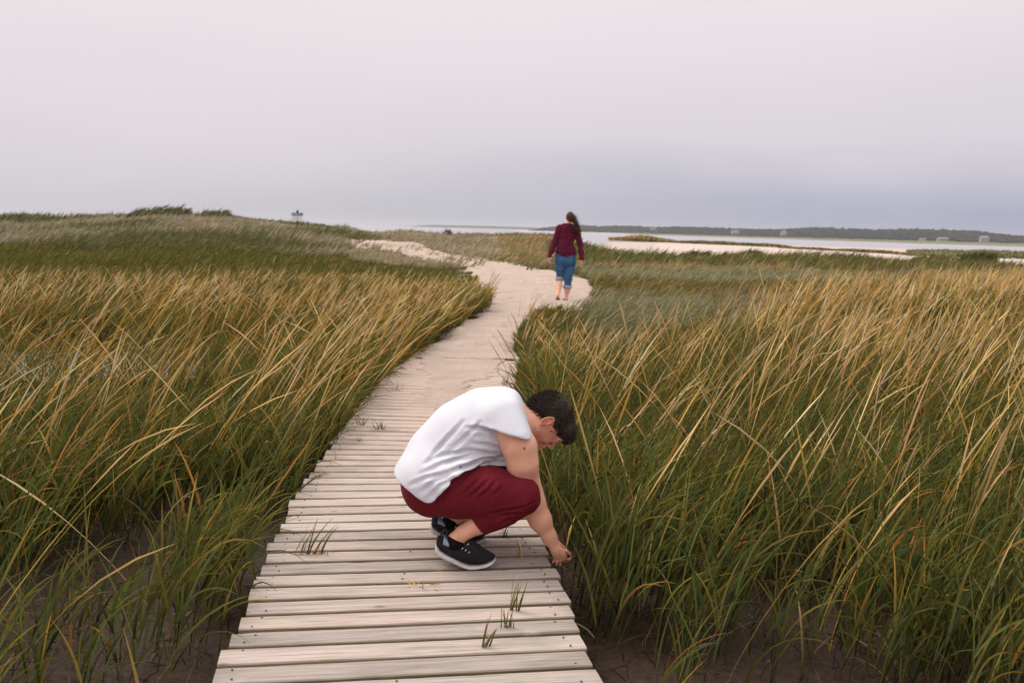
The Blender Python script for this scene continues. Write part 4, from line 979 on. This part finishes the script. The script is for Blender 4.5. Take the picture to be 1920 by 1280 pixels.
cuff(1049.2, 522.5, 6.6, .0); cuff(1064, 537.5, 7.0, -.03)
def sandal(c, tipdir, roll):
    n = 14; V = []; t_ = np.linspace(0, 1, n); d = np.array(tipdir)/np.linalg.norm(tipdir); up_ = np.array([0, -d[2], d[1]]); 
    for q, w_ in zip(t_, .047*np.sin(np.clip(t_*.92+.06, 0, 1)*math.pi)**.45):
        for sx, sz in ((-1, 0), (1, 0), (1, -.022), (-1, -.022)): V.append(c+d*q*.27+np.array([sx*w_, 0, 0])+up_*sz)
    F = [(i_*4+k, i_*4+(k+1) % 4, i_*4+4+(k+1) % 4, i_*4+4+k) for i_ in range(n-1) for k in range(4)]+[(0, 1, 2, 3), (n*4-4, n*4-1, n*4-2, n*4-3)]
    o = link('sandal', np_mesh('sandal', np.array(V), np.array(F)), simple('tan_sandal', (.16, .09, .05), .8, .2, noise=.5, nscale=50), wper)
    for q, hgt in ((.40, .06), (.68, .045)):
        a = np.linspace(0, math.pi, 9); Vt, Ft = tube([c+d*q*.27+np.array([.047*math.cos(k), 0, 0])+up_*hgt*math.sin(k) for k in a], .006, 6); link('strap', np_mesh('strap', Vt, Ft), simple('dark_strap', (.05, .03, .025), .7, .3), o)
sandal(fl+np.array([0, -.055, -.040]), (0, .86, -.45), 0); sandal(fr+np.array([0, -.06, -.038]), (-.05, 1, 0), 0)
# ponytail blown to the right
s = SDF(HW-np.array([.16, .3, .42]), HW+np.array([.32, .2, .16]), .009)
s.ell(HW+np.array([0, -.012, .020]), np.eye(3), (.086, .092, .100), .02); s.ell(HW+np.array([.0, -.03, -.02]), np.eye(3), (.072, .07, .08), .02)
PT_ = [HW+np.array(v) for v in ((.015, -.10, .03), (.045, -.15, .0), (.09, -.16, -.08), (.125, -.15, -.16), (.155, -.12, -.24))]
for a, b, ra, rb in zip(PT_[:-1], PT_[1:], (.026, .034, .038, .026), (.034, .038, .026, .010)): s.cone(a, b, ra, rb, .02)
x, y, z = s.grids(); s.F = np.maximum(s.F, np.where(y > HW[1]+.05, .02, -1.0).astype(np.float32)+0*x.astype(np.float32)+0*z.astype(np.float32))
s.F += ((fbm(x*50, z*14+y*9, 171)-.5)*.012).astype(np.float32)
V, F = s.mesh(); whair = link('hair', np_mesh('hair', V, F, colr=np.tile((.10, .042, .020), (len(V), 1))), HAIRB, wper)
hb = Blades(); n = 1500; t_ = rng.random(n); ii = np.clip((t_*4).astype(int), 0, 3); PT_ = np.array(PT_); Pn = PT_[ii]+(PT_[ii+1]-PT_[ii])*(t_*4-ii)[:, None]+rng.normal(0, .017, (n, 3)); dv = PT_[ii+1]-PT_[ii]+rng.normal(0, .03, (n, 3)); dv /= np.linalg.norm(dv, axis=1)[:, None]
hb.add(Pn, rng.uniform(.05, .15, n), .005, np.arctan2(dv[:, 1], dv[:, 0]), np.arccos(np.clip(dv[:, 2], -1, 1)), rng.uniform(-.5, .1, n), (.05, .025, .015), pal(n, [(.09, .045, .022), (.30, .16, .07)], [2, 1]), 4)
o = link('hair_strands', np_mesh('hair_strands', np.concatenate(hb.V), np.concatenate(hb.F), colr=np.concatenate(hb.C)), HAIRB, whair); o['kind'] = 'stuff'

# ------------------------------------------------------------------ sign on the dune
SD = 50.0
def sgn(px, py, dy=0): return cO+ray(px, py)*(SD+dy)/ray(px, py)[1]
k_ = SD/FPX; c0 = sgn(557.2, 405); zt = sgn(557, 394)[2]; zg = float(zground(c0[0], SD))
sign = tag(empty('sign', (c0[0], SD, zg)), 'white notice board with a blue header on a dark post, on the dune skyline', 'sign')
POST = simple('dark_post', (.07, .06, .045), .9, .1); SWH = simple('sign_white', (.88, .86, .88), .5, .3); SBL = simple('sign_blue', (.035, .085, .30), .5, .3); SGR = simple('sign_print', (.55, .52, .58), .6, .2)
def bx(name, x0, x1, y0, y1, z0, z1, m, par): V, F = box_mesh(x0, x1, y0, y1, z0, z1); return link(name, np_mesh(name, V, np.array(F), smooth=False), m, par)
bx('post', c0[0]-.045, c0[0]+.045, SD+.03, SD+.12, zg-.3, zt, POST, sign)
zh1, zh0, zb0 = sgn(557, 399.0)[2], sgn(557, 404.2)[2], sgn(557, 414)[2]
xa, xb = sgn(546.5, 400)[0], sgn(567.6, 400)[0]
pn = bx('panel', xa, xb, SD, SD+.028, zb0, zh0-.002, SWH, sign); hd = bx('header', xa, xb, SD-.004, SD+.026, zh0, zh1, SBL, sign)
w_ = xb-xa; hz = zh1-zh0
bx('emblem', xa+w_*.08, xa+w_*.17, SD-.010, SD-.004, zh0+hz*.28, zh0+hz*.74, SWH, hd)
# white lettering, too far off to read: short strokes of a line of capitals
V, F = [], []; xq = xa+w_*.25
while xq < xb-w_*.08:
    for dx_, wd2, z0_, z1_ in ((0, .010, .3, .72), (.022, .010, .3, .72), (.0, .032, .47, .55)):
        v, f = box_mesh(xq+dx_, xq+dx_+wd2, SD-.010-(.002 if wd2 > .02 else 0), SD-.004, zh0+hz*z0_, zh0+hz*z1_); F += [tuple(i_+len(V) for i_ in q) for q in f]; V += v
    xq += .042
link('lettering', np_mesh('lettering', V, np.array(F), smooth=False), SWH, hd)
V, F = [], []
for k in range(4):
    zz_ = zb0+(zh0-zb0)*(.82-.2*k); wl_ = (.62, .5, .56, .3)[k]*w_/2; v, f = box_mesh((xa+xb)/2-wl_, (xa+xb)/2+wl_, SD-.004, SD, zz_-.008, zz_+.008); F += [tuple(i_+len(V) for i_ in q) for q in f]; V += v
link('print', np_mesh('print', V, np.array(F), smooth=False), SGR, pn)
def xboard(X, Y, side):   # distance from the boardwalk/path edge
    c, _ = deck_c(np.minimum(Y, 11.5)); pe = np.interp(Y, PL[:, 1], PL[:, 0]) if side < 0 else np.interp(Y, PR[:, 1], PR[:, 0])
    e = np.where(Y < 11.5, c+side*.63, pe); return (X-e)*side
PRm = PR[:9]
def right_limit(X, Y): a = X/Y; return 14.0+(fbm(X*.6, Y*.1, 71)-.5)*3+13*sst(.18, .50, a)-3.2*sst(.06, .10, a)*(1-sst(.2, .34, a))
def left_limit(X, Y): return 20.3+(fbm(X*.5, Y*.1, 73)-.5)*3.5-1.5*sst(-.2, -.5, X/Y)
def shoots(X, Y, dens_near, left):
    m = ~on_deck(X, Y, .05) & ~on_path(X, Y, .10)
    side = -1 if left else 1
    c, _ = deck_c(np.minimum(Y, 11.4))
    pc = np.where(Y < 11.4, c, (np.interp(Y, PL[:, 1], PL[:, 0])+np.interp(Y, PR[:, 1], PR[:, 0]))/2)
    m &= ((X-pc)*side > 0)
    lim = left_limit(X, Y) if left else right_limit(X, Y); m &= Y < lim
    cl = fbm(X*1.7, Y*1.7, 81, 2); big = fbm(X*.45, Y*.45, 83, 2)
    thr = .53-.31*sst(3, 7, Y); keep = sst(thr-.10, thr+.08, cl*.75+big*.25)
    keep = np.maximum(keep, .92*sst(6, 9, Y))
    ed = xboard(X, Y, side); keep = np.where(Y < 6.3, keep*sst(.0, .30 if left else .12, ed), keep)
    if left:
        keep = keep*(1-.93*np.exp(-(((X+4.9)/2.8)**2+((Y-10.7)/1.95)**2)**3))
        keep = keep*(1-.85*sst(-1.7, -2.6, X)*sst(5.8, 7.2, Y)*sst(10.4, 9.6, Y))
        keep = keep*(1-.93*sst(4.1, 3.2, Y)*sst(-.55, -.8, X+0*Y)*sst(-2.6, -1.9, X)*.9)      # bare mud in the near corner
    else: keep = keep*(1-.45*np.exp(-(((X-.9)/.7)**2+((Y-3.3)/.5)**2)))
    m &= rng.random(len(X)) < keep
    return X[m], Y[m]
WAZ = .12    # wind: towards +X, slightly away
def hscale(X, Y, left):
    if left: return 1-.36*sst(11.5, 14.5, Y)
    px = 960+1867*X/Y; k = sst(1350, 1010, px)*sst(6.5, 12.5, Y)
    return (1-.50*k)*(1-.14*sst(12, 20, Y))
def cordgrass(X, Y, B, ST, left, lod):
    n = len(X)
    if n == 0: return
    Z = np.minimum(zground(X, Y), -.03); P = np.stack([X, Y, Z-.02], 1)
    S = 7 if lod == 0 else (5 if lod == 1 else 4)
    big = fbm(X*.5, Y*.5, 91); gust = fbm(X*.35+3, Y*.25, 93)
    gold = sst(.40, .64, fbm(X*.4, Y*.3, 95))*(sst(4, 12, Y) if left else .75*sst(5, 12, Y))
    if left: gold = gold*(1-.55*sst(12.5, 14, Y)); gold = np.maximum(gold, sst(13.5, 18, Y)*sst(-5.5, -1.5, X)*.85)
    wmul = np.clip(Y/9, 1, 1.45)
    # culm
    hs = hscale(X, Y, left)
    hc = rng.uniform(.26, .48, n)*(.75+.5*big)*hs
    az = WAZ+rng.normal(0, .55, n); lean = np.abs(rng.normal(.10, .09, n))+.12*gust; bend = rng.uniform(.1, .4, n)
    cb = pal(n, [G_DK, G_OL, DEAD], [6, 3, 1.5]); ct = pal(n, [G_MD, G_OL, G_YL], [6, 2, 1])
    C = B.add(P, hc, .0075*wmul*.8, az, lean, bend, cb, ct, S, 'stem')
    # leaves off the culm
    nl = 5 if lod == 0 else 4
    for j in range(nl):
        k = max(1, int(round(S*(.25+.75*(j+rng.random())/nl)))); k = min(k, S)
        sel = rng.random(n) < .93; m_ = sel.sum()
        Q = C[sel, k]
        az2 = np.where(rng.random(m_) < .60, WAZ+rng.normal(0, .75, m_), rng.uniform(-math.pi, math.pi, m_))
        down = np.cos(az2-WAZ)
        ln = rng.uniform(.22, .47, m_)*(.75+.5*big[sel])*hs[sel]
        le = rng.uniform(.06, .42, m_)+.10*gust[sel]; be = rng.uniform(.1, 1.15, m_)*np.where(down > 0, 1.15, .6)
        be = np.where(rng.random(m_) < .18, be+rng.uniform(.6, 1.3, m_), be)
        g = gold[sel]; r = rng.random(m_)
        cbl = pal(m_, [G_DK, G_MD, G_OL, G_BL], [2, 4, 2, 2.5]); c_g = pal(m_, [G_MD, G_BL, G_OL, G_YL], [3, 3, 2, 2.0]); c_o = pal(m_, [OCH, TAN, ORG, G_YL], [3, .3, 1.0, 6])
        isg = (r < (.24+.40*g))[:, None]; ctl = np.where(isg, c_o, c_g); cbl = np.where((rng.random(m_) < .25+.4*g)[:, None] & isg, c_o*.7, cbl)
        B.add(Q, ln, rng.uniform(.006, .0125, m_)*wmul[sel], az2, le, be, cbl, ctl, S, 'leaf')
    # dead leaves low down, stubs
    sel = rng.random(n) < (.45 if lod == 0 else .15); m_ = sel.sum()
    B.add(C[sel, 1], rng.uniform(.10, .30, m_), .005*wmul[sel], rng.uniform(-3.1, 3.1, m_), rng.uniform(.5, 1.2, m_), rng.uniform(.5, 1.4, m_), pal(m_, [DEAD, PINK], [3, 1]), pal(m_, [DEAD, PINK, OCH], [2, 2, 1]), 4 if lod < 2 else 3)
def stalks(X, Y, ST, S=7, left=False):
    n = len(X)
    if n == 0: return
    P = np.stack([X, Y, np.minimum(zground(X, Y), -.03)], 1); wm = np.clip(Y/6.5, 1.25, 1.7)
    az = WAZ+rng.normal(0, .38, n); az = np.where(rng.random(n) < .09, az+math.pi, az)
    hh = rng.uniform(.80, 1.22, n)*hscale(X, Y, X.mean() < 0)*(.85+.25*fbm(X*.5, Y*.5, 97))
    lean = np.abs(rng.normal(.27, .13, n))+(.10 if left else 0); bend = np.abs(rng.normal(.38, .25, n))
    cb = pal(n, [G_OL, ORG, OCH, G_YL], [3, 1.5, 2.5, 2]); ct = pal(n, [TAN, PALE, OCH], [5, 2, 3], .2)
    ST.add(P, hh, .0070*wm, az, lean, bend, cb, ct, S, 'stalk')

for left in (True, False):
    B = Blades(); ST = Blades()
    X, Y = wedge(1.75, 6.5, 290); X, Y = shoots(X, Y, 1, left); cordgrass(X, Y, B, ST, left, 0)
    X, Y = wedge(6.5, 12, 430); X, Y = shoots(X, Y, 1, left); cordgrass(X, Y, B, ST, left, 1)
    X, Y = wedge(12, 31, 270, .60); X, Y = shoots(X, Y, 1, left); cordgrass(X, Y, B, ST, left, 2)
    if not left:
        # the thick stand hugging the path's right edge
        Y = rng.uniform(6.2, 15.8, 2600); e = np.where(Y < 11.4, deck_c(np.minimum(Y, 11.4))[0]+.66, np.interp(Y, PR[:, 1], PR[:, 0])+.04); X = e+np.abs(rng.normal(0, .28, 2600))
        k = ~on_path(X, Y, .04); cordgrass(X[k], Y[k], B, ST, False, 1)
    else:
        Y = rng.uniform(11.0, 20.2, 4200); e = np.interp(Y, PL[:, 1], PL[:, 0])-.10-.12*sst(13, 15, Y); X = e-np.abs(rng.normal(0, .35, 4200)); k = ~on_path(X, Y, .04)
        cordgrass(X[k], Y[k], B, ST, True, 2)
    if not left:
        X = rng.uniform(.33, .52, 16); Y = rng.uniform(3.82, 4.12, 16); cordgrass(X, Y, B, ST, False, 0)
    B.build('cordgrass', GRASS, 'dense green and ochre cordgrass on the %s' % ('left of the boardwalk' if left else 'right of the boardwalk'))
    X, Y = wedge(1.9, 30, 32 if left else 32); k = Y < 7
    X1, Y1 = shoots(X, Y, 1, left); stalks(X1, Y1, ST, 7, left)
    X, Y = wedge(7, 30, 21 if left else 11); X1, Y1 = shoots(X, Y, 1, left)
    if left: k = rng.random(len(X1)) < np.where(Y1 < 12.5, 1, np.where(X1/Y1 > -.22, .40, .12)); X1, Y1 = X1[k], Y1[k]
    stalks(X1, Y1, ST, 5, left)
    if left: X = rng.uniform(-8, -1.6, 130); Y = rng.uniform(6.6, 12.5, 130); stalks(X, Y, ST, 5, left)
    ST.build('seed_stalks', STRAW, 'tan seed stalks leaning right above the grass on the %s' % ('left' if left else 'right'))
# a few shoots standing right in front of the reaching hand
# stubble and litter on the near mud
X, Y = wedge(1.7, 7, 130); k = ~on_deck(X, Y, .03); X, Y = X[k], Y[k]; n = len(X); Lt = Blades()
P = np.stack([X, Y, zground(X, Y)+.004], 1)
Lt.add(P, rng.uniform(.03, .16, n), rng.uniform(.003, .007, n), rng.uniform(-3.1, 3.1, n), rng.uniform(.1, .9, n), rng.uniform(-.3, .9, n), pal(n, [G_DK, DEAD], [1, 1]), pal(n, [DEAD, PINK, OCH, G_MD, (.03, .02, .015)], [3, 1, 1, 1, 3]), 3)
X, Y = wedge(1.7, 9, 120); k = ~on_deck(X, Y, .03); X, Y = X[k], Y[k]; n = len(X)
Lt.add(np.stack([X, Y, zground(X, Y)+.012], 1), rng.uniform(.02, .12, n), .005, rng.uniform(-3.1, 3.1, n), rng.uniform(1.4, 1.6, n), rng.uniform(-.1, .1, n), (.05, .035, .025), pal(n, [DEAD, (.03, .02, .015), PINK], [3, 3, 1]), 2)
Lt.build('marsh_litter', STRAW, 'dead stubble and broken stems lying on the dark mud', 'plant litter')

# ---- shorter grasses farther off
def field(X, Y, B, hmin, hmax, dens_w, cbs, cts, lean=(.25, .25), S=3, bendv=.5, sink=.02, hmod=None):
    n = len(X)
    if n == 0: return
    Z = zground(X, Y); h = rng.uniform(hmin, hmax, n)
    if hmod is not None: h = h*hmod
    B.add(np.stack([X, Y, Z-sink], 1), h, dens_w, WAZ+rng.normal(0, .4, n), np.abs(rng.normal(*lean, n)), bendv*rng.uniform(.4, 1.6, n), cbs, cts, S)
MF = Blades()
def wd(Y): return np.clip(Y*.00105, .012, .08)
# low green band behind the left stand, then the dune slope; hummocks give light and dark clumps
X, Y = wedge(10.5, 36, 170, .62); a = X/Y
k = ((((Y > left_limit(X, Y)-1) & (X < np.interp(Y, PL[:, 1], PL[:, 0])-.05)) | ((X > np.interp(Y, PR[:, 1], PR[:, 0])) & (Y > right_limit(X, Y)-1.5)))) & ~on_path(X, Y, .5)
X, Y = X[k], Y[k]; a = a[k]; n = len(X)
hum = fbm(X*.55, Y*.35, 101, 3); tone = fbm(X*.22, Y*.16, 103, 3)
gL = a < 0
cbs = pal(n, [G_MD, G_OL], [1, 2]); c1 = pal(n, [G_MD, G_OL, G_YL], [3, 3, 2.5]); c2 = pal(n, [OCH, PINK, G_OL, TAN], [3, 2, 2, 2]); c3 = pal(n, [(.36, .37, .23), (.20, .24, .12), PINK, (.30, .26, .13)], [4, 1.5, 1.5, 2])
f = rng.random(n)
cts = np.where((gL & (f < .93)) [:, None], c1, c2)
cts = np.where(((~gL) & (tone+.25*(f-.5) > .42))[:, None], c3, cts); cts = np.where(((~gL) & (tone+.25*(f-.5) <= .42))[:, None], np.where((f < .5)[:, None], c2*.8, c1), cts)
field(X, Y, MF, .22, .46, wd(Y), cbs, cts, (.35, .25), 3, .8, hmod=(.45+.95*hum)*np.where((a > -.17) & (a < -.01), .45, 1))
# patches of tall stalks scattered in the meadow on the right
X, Y = wedge(17, 34, 1.2, .6); k = (X > 1.5) & (fbm(X*.3, Y*.3, 105) > .45) & ~on_path(X, Y, .2); stalks(X[k], Y[k], MF, 4)
MF.build('meadow_grass', GRASS, 'short olive and grey green salt meadow grass in the middle distance')
DG = Blades()
X, Y = wedge(34, 104, 62, .60, 1.5); a = X/Y; k = ~on_path(X, Y, .5)
k &= ~((a > .06) & (Y > 57+(fbm(X*.2, Y*.2, 107)-.5)*14))
k &= ~((a < -.12) & (Y > 75))
k &= rng.random(len(X)) < np.clip(60/Y, .45, 1)
X, Y, a = X[k], Y[k], a[k]; n = len(X)
hum = fbm(X*.33, Y*.16, 111, 3); tone = fbm(X*.11, Y*.07, 113, 3); f = rng.random(n)
right = a > .03; left_ = a < -.13
bank = right & (Y > 39) & (Y < 58)
cbs = pal(n, [G_OL, G_MD, (.20, .18, .09)], [1.5, .7, 2])
cg = pal(n, [G_MD, G_OL, GREY, G_BL, G_YL], [2, 3, 2, 1.5, 1.5]); cp = pal(n, [PINK, OCH, GREY, TAN], [3, 2, 3, 2]); ck = pal(n, [G_MD, G_YL, G_OL], [3, 2, 2])
t_ = tone+.35*(f-.5)+.10*sst(55, 75, Y)*left_+.05*left_*sst(36, 50, Y)
t_ = (t_-.5)*1.6+.5
cts = np.where((t_ > .52)[:, None], cp, cg); cts = np.where(((t_ < .44))[:, None], ck, cts); cts = np.where((bank & (f < .9))[:, None], ck, cts)
SG = (.33, .33, .22); SP = (.52, .41, .30); SO = (.22, .20, .105)
cl1 = pal(n, [SG, SP, SO, G_OL], [4, 3, 2, 1], .2); cl2 = pal(n, [SP, TAN, SG], [5, 1, 2], .2); cl3 = pal(n, [G_MD, SO, G_OL], [2, 2, 2])
tl = (tone-.5)*3.6+.5+.3*(f-.5)+.25*(hum-.5)-.22*(1-sst(34, 46, Y))+.12*sst(48, 62, Y)
cL = np.where((tl > .60)[:, None], cl2, cl1); cL = np.where((tl < .36)[:, None], cl3, cL); cts = np.where((a < -.02)[:, None], cL, cts)
hm = (.1+1.5*hum)*np.where(bank, 1.32, 1.0)*np.where((a > -.17) & (a < -.01) & (Y < 60) & (X < np.interp(Y, PL[:, 1], PL[:, 0])), .5, 1)
field(X, Y, DG, .34, .74, wd(Y), cbs, cts, (.45, .25), 3, .75, hmod=hm)
# feathery rim against the sky
DG.build('dune_grass', GRASS, 'windblown grey green and tan grass covering the dune and far bank')
# wind-combed tussocks on the skyline, and small bushes on the bank
def tussock(px, wpx, toppx, d, label, seed, cat='tussock', group=None, name='grass_tussock', cols=None):
    X0 = (px-960)/FPX*d; w = wpx/FPX*d; ztop = EYE+(horizon_y(px)-toppx)/FPX*d; zb = float(zground(X0, d)); h = (ztop-zb)*(1.25 if cat == 'tussock' else 1.15)
    n = 2600; u = rng.uniform(-1, 1, n); v = rng.uniform(-1, 1, n)*np.sqrt(1-u*u); ph = rng.random(n)
    env = np.sqrt(np.clip(1-(u*.55-.25)**2*1.2-v*v, 0.02, 1))*(.75+.5*fbm(u*3+seed, v*3, 7))
    hh = np.clip(h*.88*env, .08, 9); P = np.stack([u*w/2, v*w*.35, hh*ph*.85-.1], 1)
    b = Blades(); c = cols or ([G_OL, G_MD, GREY, (.32, .27, .14)], [1, 1, 3, 5])
    b.add(P, rng.uniform(.25, .6, n)*min(1, h), .05, WAZ+rng.normal(0, .35, n), np.abs(rng.normal(.85, .3, n)), rng.uniform(.2, .7, n), pal(n, [G_DK, G_OL], [2, 1]), pal(n, *c), 3)
    me = np_mesh(name, np.concatenate(b.V), np.concatenate(b.F), colr=np.concatenate(b.C))
    o = link(name, me, GRASS); o.location = (X0, d, zb); return tag(o, label, cat, group)
tussock(292, 112, 387, 58, 'largest windswept green tussock on the skyline of the dune at left', 1, group='tussocks on the dune skyline')
tussock(387, 66, 395, 57, 'small windswept tussock on the dune skyline just right of the largest one', 2, group='tussocks on the dune skyline')
tussock(196, 120, 400, 60, 'low flat tussock on the dune skyline left of the largest one', 3, group='tussocks on the dune skyline')
tussock(828, 14, 431, 85, 'tiny dark bush on the skyline between the path and the sea', 5, 'bush', name='bush')
tussock(1392, 36, 468, 55, 'dark green bush with a pale spike at the edge of the sand flat', 6, 'bush', name='bush', cols=([G_MD, G_OL], [2, 1]))
for (px, top, wpx, d, lb) in ((1290, 470, 60, 56, 'low green bush beside the sand flat left of the spiked bush'), (1820, 466, 70, 74, 'wide dark bush below the sand bar at the far right')):
    tussock(px, wpx, top, d, lb, px, 'bush', name='bush', cols=([G_MD, G_OL], [2, 1]))
# far vegetation on the flats
FV = Blades()
def strip(px0, px1, y0, y1, n, hmin, hmax, cts, zb=-.55, w=.5):
    px = rng.uniform(px0, px1, n); Y = rng.uniform(0, 1, n)*(np.interp(px, [px0, px1], y1)-np.interp(px, [px0, px1], y0))+np.interp(px, [px0, px1], y0)
    X = (px-960)/FPX*Y; e = np.sqrt(np.clip(fbm(px*.02, px*0, 121), 0, 1))*np.sin(np.clip((px-px0)/(px1-px0), 0, 1)*math.pi)**.4
    FV.add(np.stack([X, Y, np.full(n, zb)], 1), rng.uniform(hmin, hmax, n)*e, w, WAZ, np.abs(rng.normal(.25, .2, n)), .4, pal(n, [G_DK, G_OL], [1, 1]), cts(n), 3)
strip(1135, 1262, (225, 215), (290, 240), 2600, .8, 1.7, lambda n: pal(n, [OCH, G_OL, PINK], [3, 2, 1]))
strip(1250, 1480, (200, 165), (240, 185), 2600, .4, 1.0, lambda n: pal(n, [G_OL, G_MD, OCH], [3, 2, 1]), w=.35)
strip(1450, 1700, (160, 125), (180, 135), 2200, .3, .6, lambda n: pal(n, [G_OL, OCH], [2, 1]), w=.25)
strip(1690, 2080, (118, 118), (180, 170), 5200, .5, 1.1, lambda n: pal(n, [GREY, G_OL, G_YL], [3, 2, 2]), w=.25)
strip(1700, 1800, (84, 84), (100, 100), 900, .5, .9, lambda n: pal(n, [G_OL, G_MD], [2, 2]), w=.15)
FV.build('bank_grass', GRASS, 'low far off grass ridges along the water and sand flats')

# ---- small tufts growing up through the boards
def tuft(px, py, hpx, n, label, cols, spread=.035, lean=.25, stiff=.5, az=None):
    p = GR(px, py, -.02); h = 1.45*hpx/FPX*p[1]; n = int(n*1.4)+1; b = Blades()
    o = np.stack([rng.normal(0, spread, n), rng.normal(0, .006, n), np.full(n, -.01)], 1)
    b.add(o, rng.uniform(.5, 1.15, n)*h, rng.uniform(.005, .009, n), (rng.uniform(-3.1, 3.1, n) if az is None else rng.normal(az, .5, n)), np.abs(rng.normal(lean, .2, n)), np.abs(rng.normal(stiff, .4, n)), pal(n, [cols[0]], [1]), pal(n, cols[1:], [1]*(len(cols)-1)), 6)
    me = np_mesh('grass_tuft', np.concatenate(b.V), np.concatenate(b.F), colr=np.concatenate(b.C)); ob = link('grass_tuft', me, GRASS); ob.location = [float(v) for v in p]
    return tag(ob, label, 'grass tuft', 'tufts growing through the boards')
GG = [G_MD, G_BL, G_YL, PINK]; DD = [PINK, TAN, PINK, OCH]
tuft(572, 1048, 62, 13, 'green and straw tuft near the left edge of the boards, left of the black shoes', GG, .03, .25, .5, .3)
tuft(596, 1046, 26, 12, 'few dry stubs just right of the big tuft at the left edge', DD, .03, .3)
tuft(797, 1108, 30, 12, 'dry curled straw tuft on the boards below the near black shoe', DD, .02, .6, 1.2)
tuft(957, 1152, 62, 3, 'pair of thin upright green blades on the boards at lower right', GG, .006, .1, .2)
tuft(969, 1153, 54, 4, 'thin green blade leaning right beside the dry twig at lower right', GG, .006, .12, .2, .3)
tuft(953, 1186, 42, 9, 'stout short green tuft with one orange blade at lower right', GG, .014, .12, .3)
tuft(906, 1222, 60, 6, 'narrow green blade leaning right, nearest tuft to the bottom edge', GG, .008, .22, .3, .1)
tuft(890, 1224, 10, 8, 'short dry stubs beside the nearest narrow green blade', DD, .02, .5)
tuft(947, 1012, 24, 12, 'dark green tuft between the knee and the bare forearm', [G_DK, G_MD, G_BL], .014, .3)
tuft(978, 1052, 42, 5, 'single dry upright stem on the boards below the forearm', DD, .003, .12, .3, 2.8)
tuft(962, 1076, 10, 20, 'tiny brown moss clump between boards below the forearm', DD, .015, .7)
tuft(711, 810, 22, 10, 'small green and straw tuft on the boards, left of the white shirt', GG, .02, .3)
tuft(678, 802, 20, 5, 'thin green blades on the boards near the left edge, farther than the shirt', GG, .01, .2)
tuft(724, 855, 16, 9, 'curled dry tuft on the boards closest to the white shirt', DD, .04, .8, 1.2)
tuft(676, 833, 18, 4, 'single dark blade near the left edge of the middle boards', GG, .003, .1)
tuft(742, 735, 20, 8, 'thin straw tuft where the sand first covers the boards at left', DD, .02, .4)
tuft(947, 725, 26, 6, 'green blades on the boards where sand ends near the right edge', GG, .03, .3)
tuft(990, 596, 42, 14, 'sparse straw stalks standing in the sand at the right edge of the path', [OCH, TAN, PINK, G_YL], .05, .2, .4, .1)
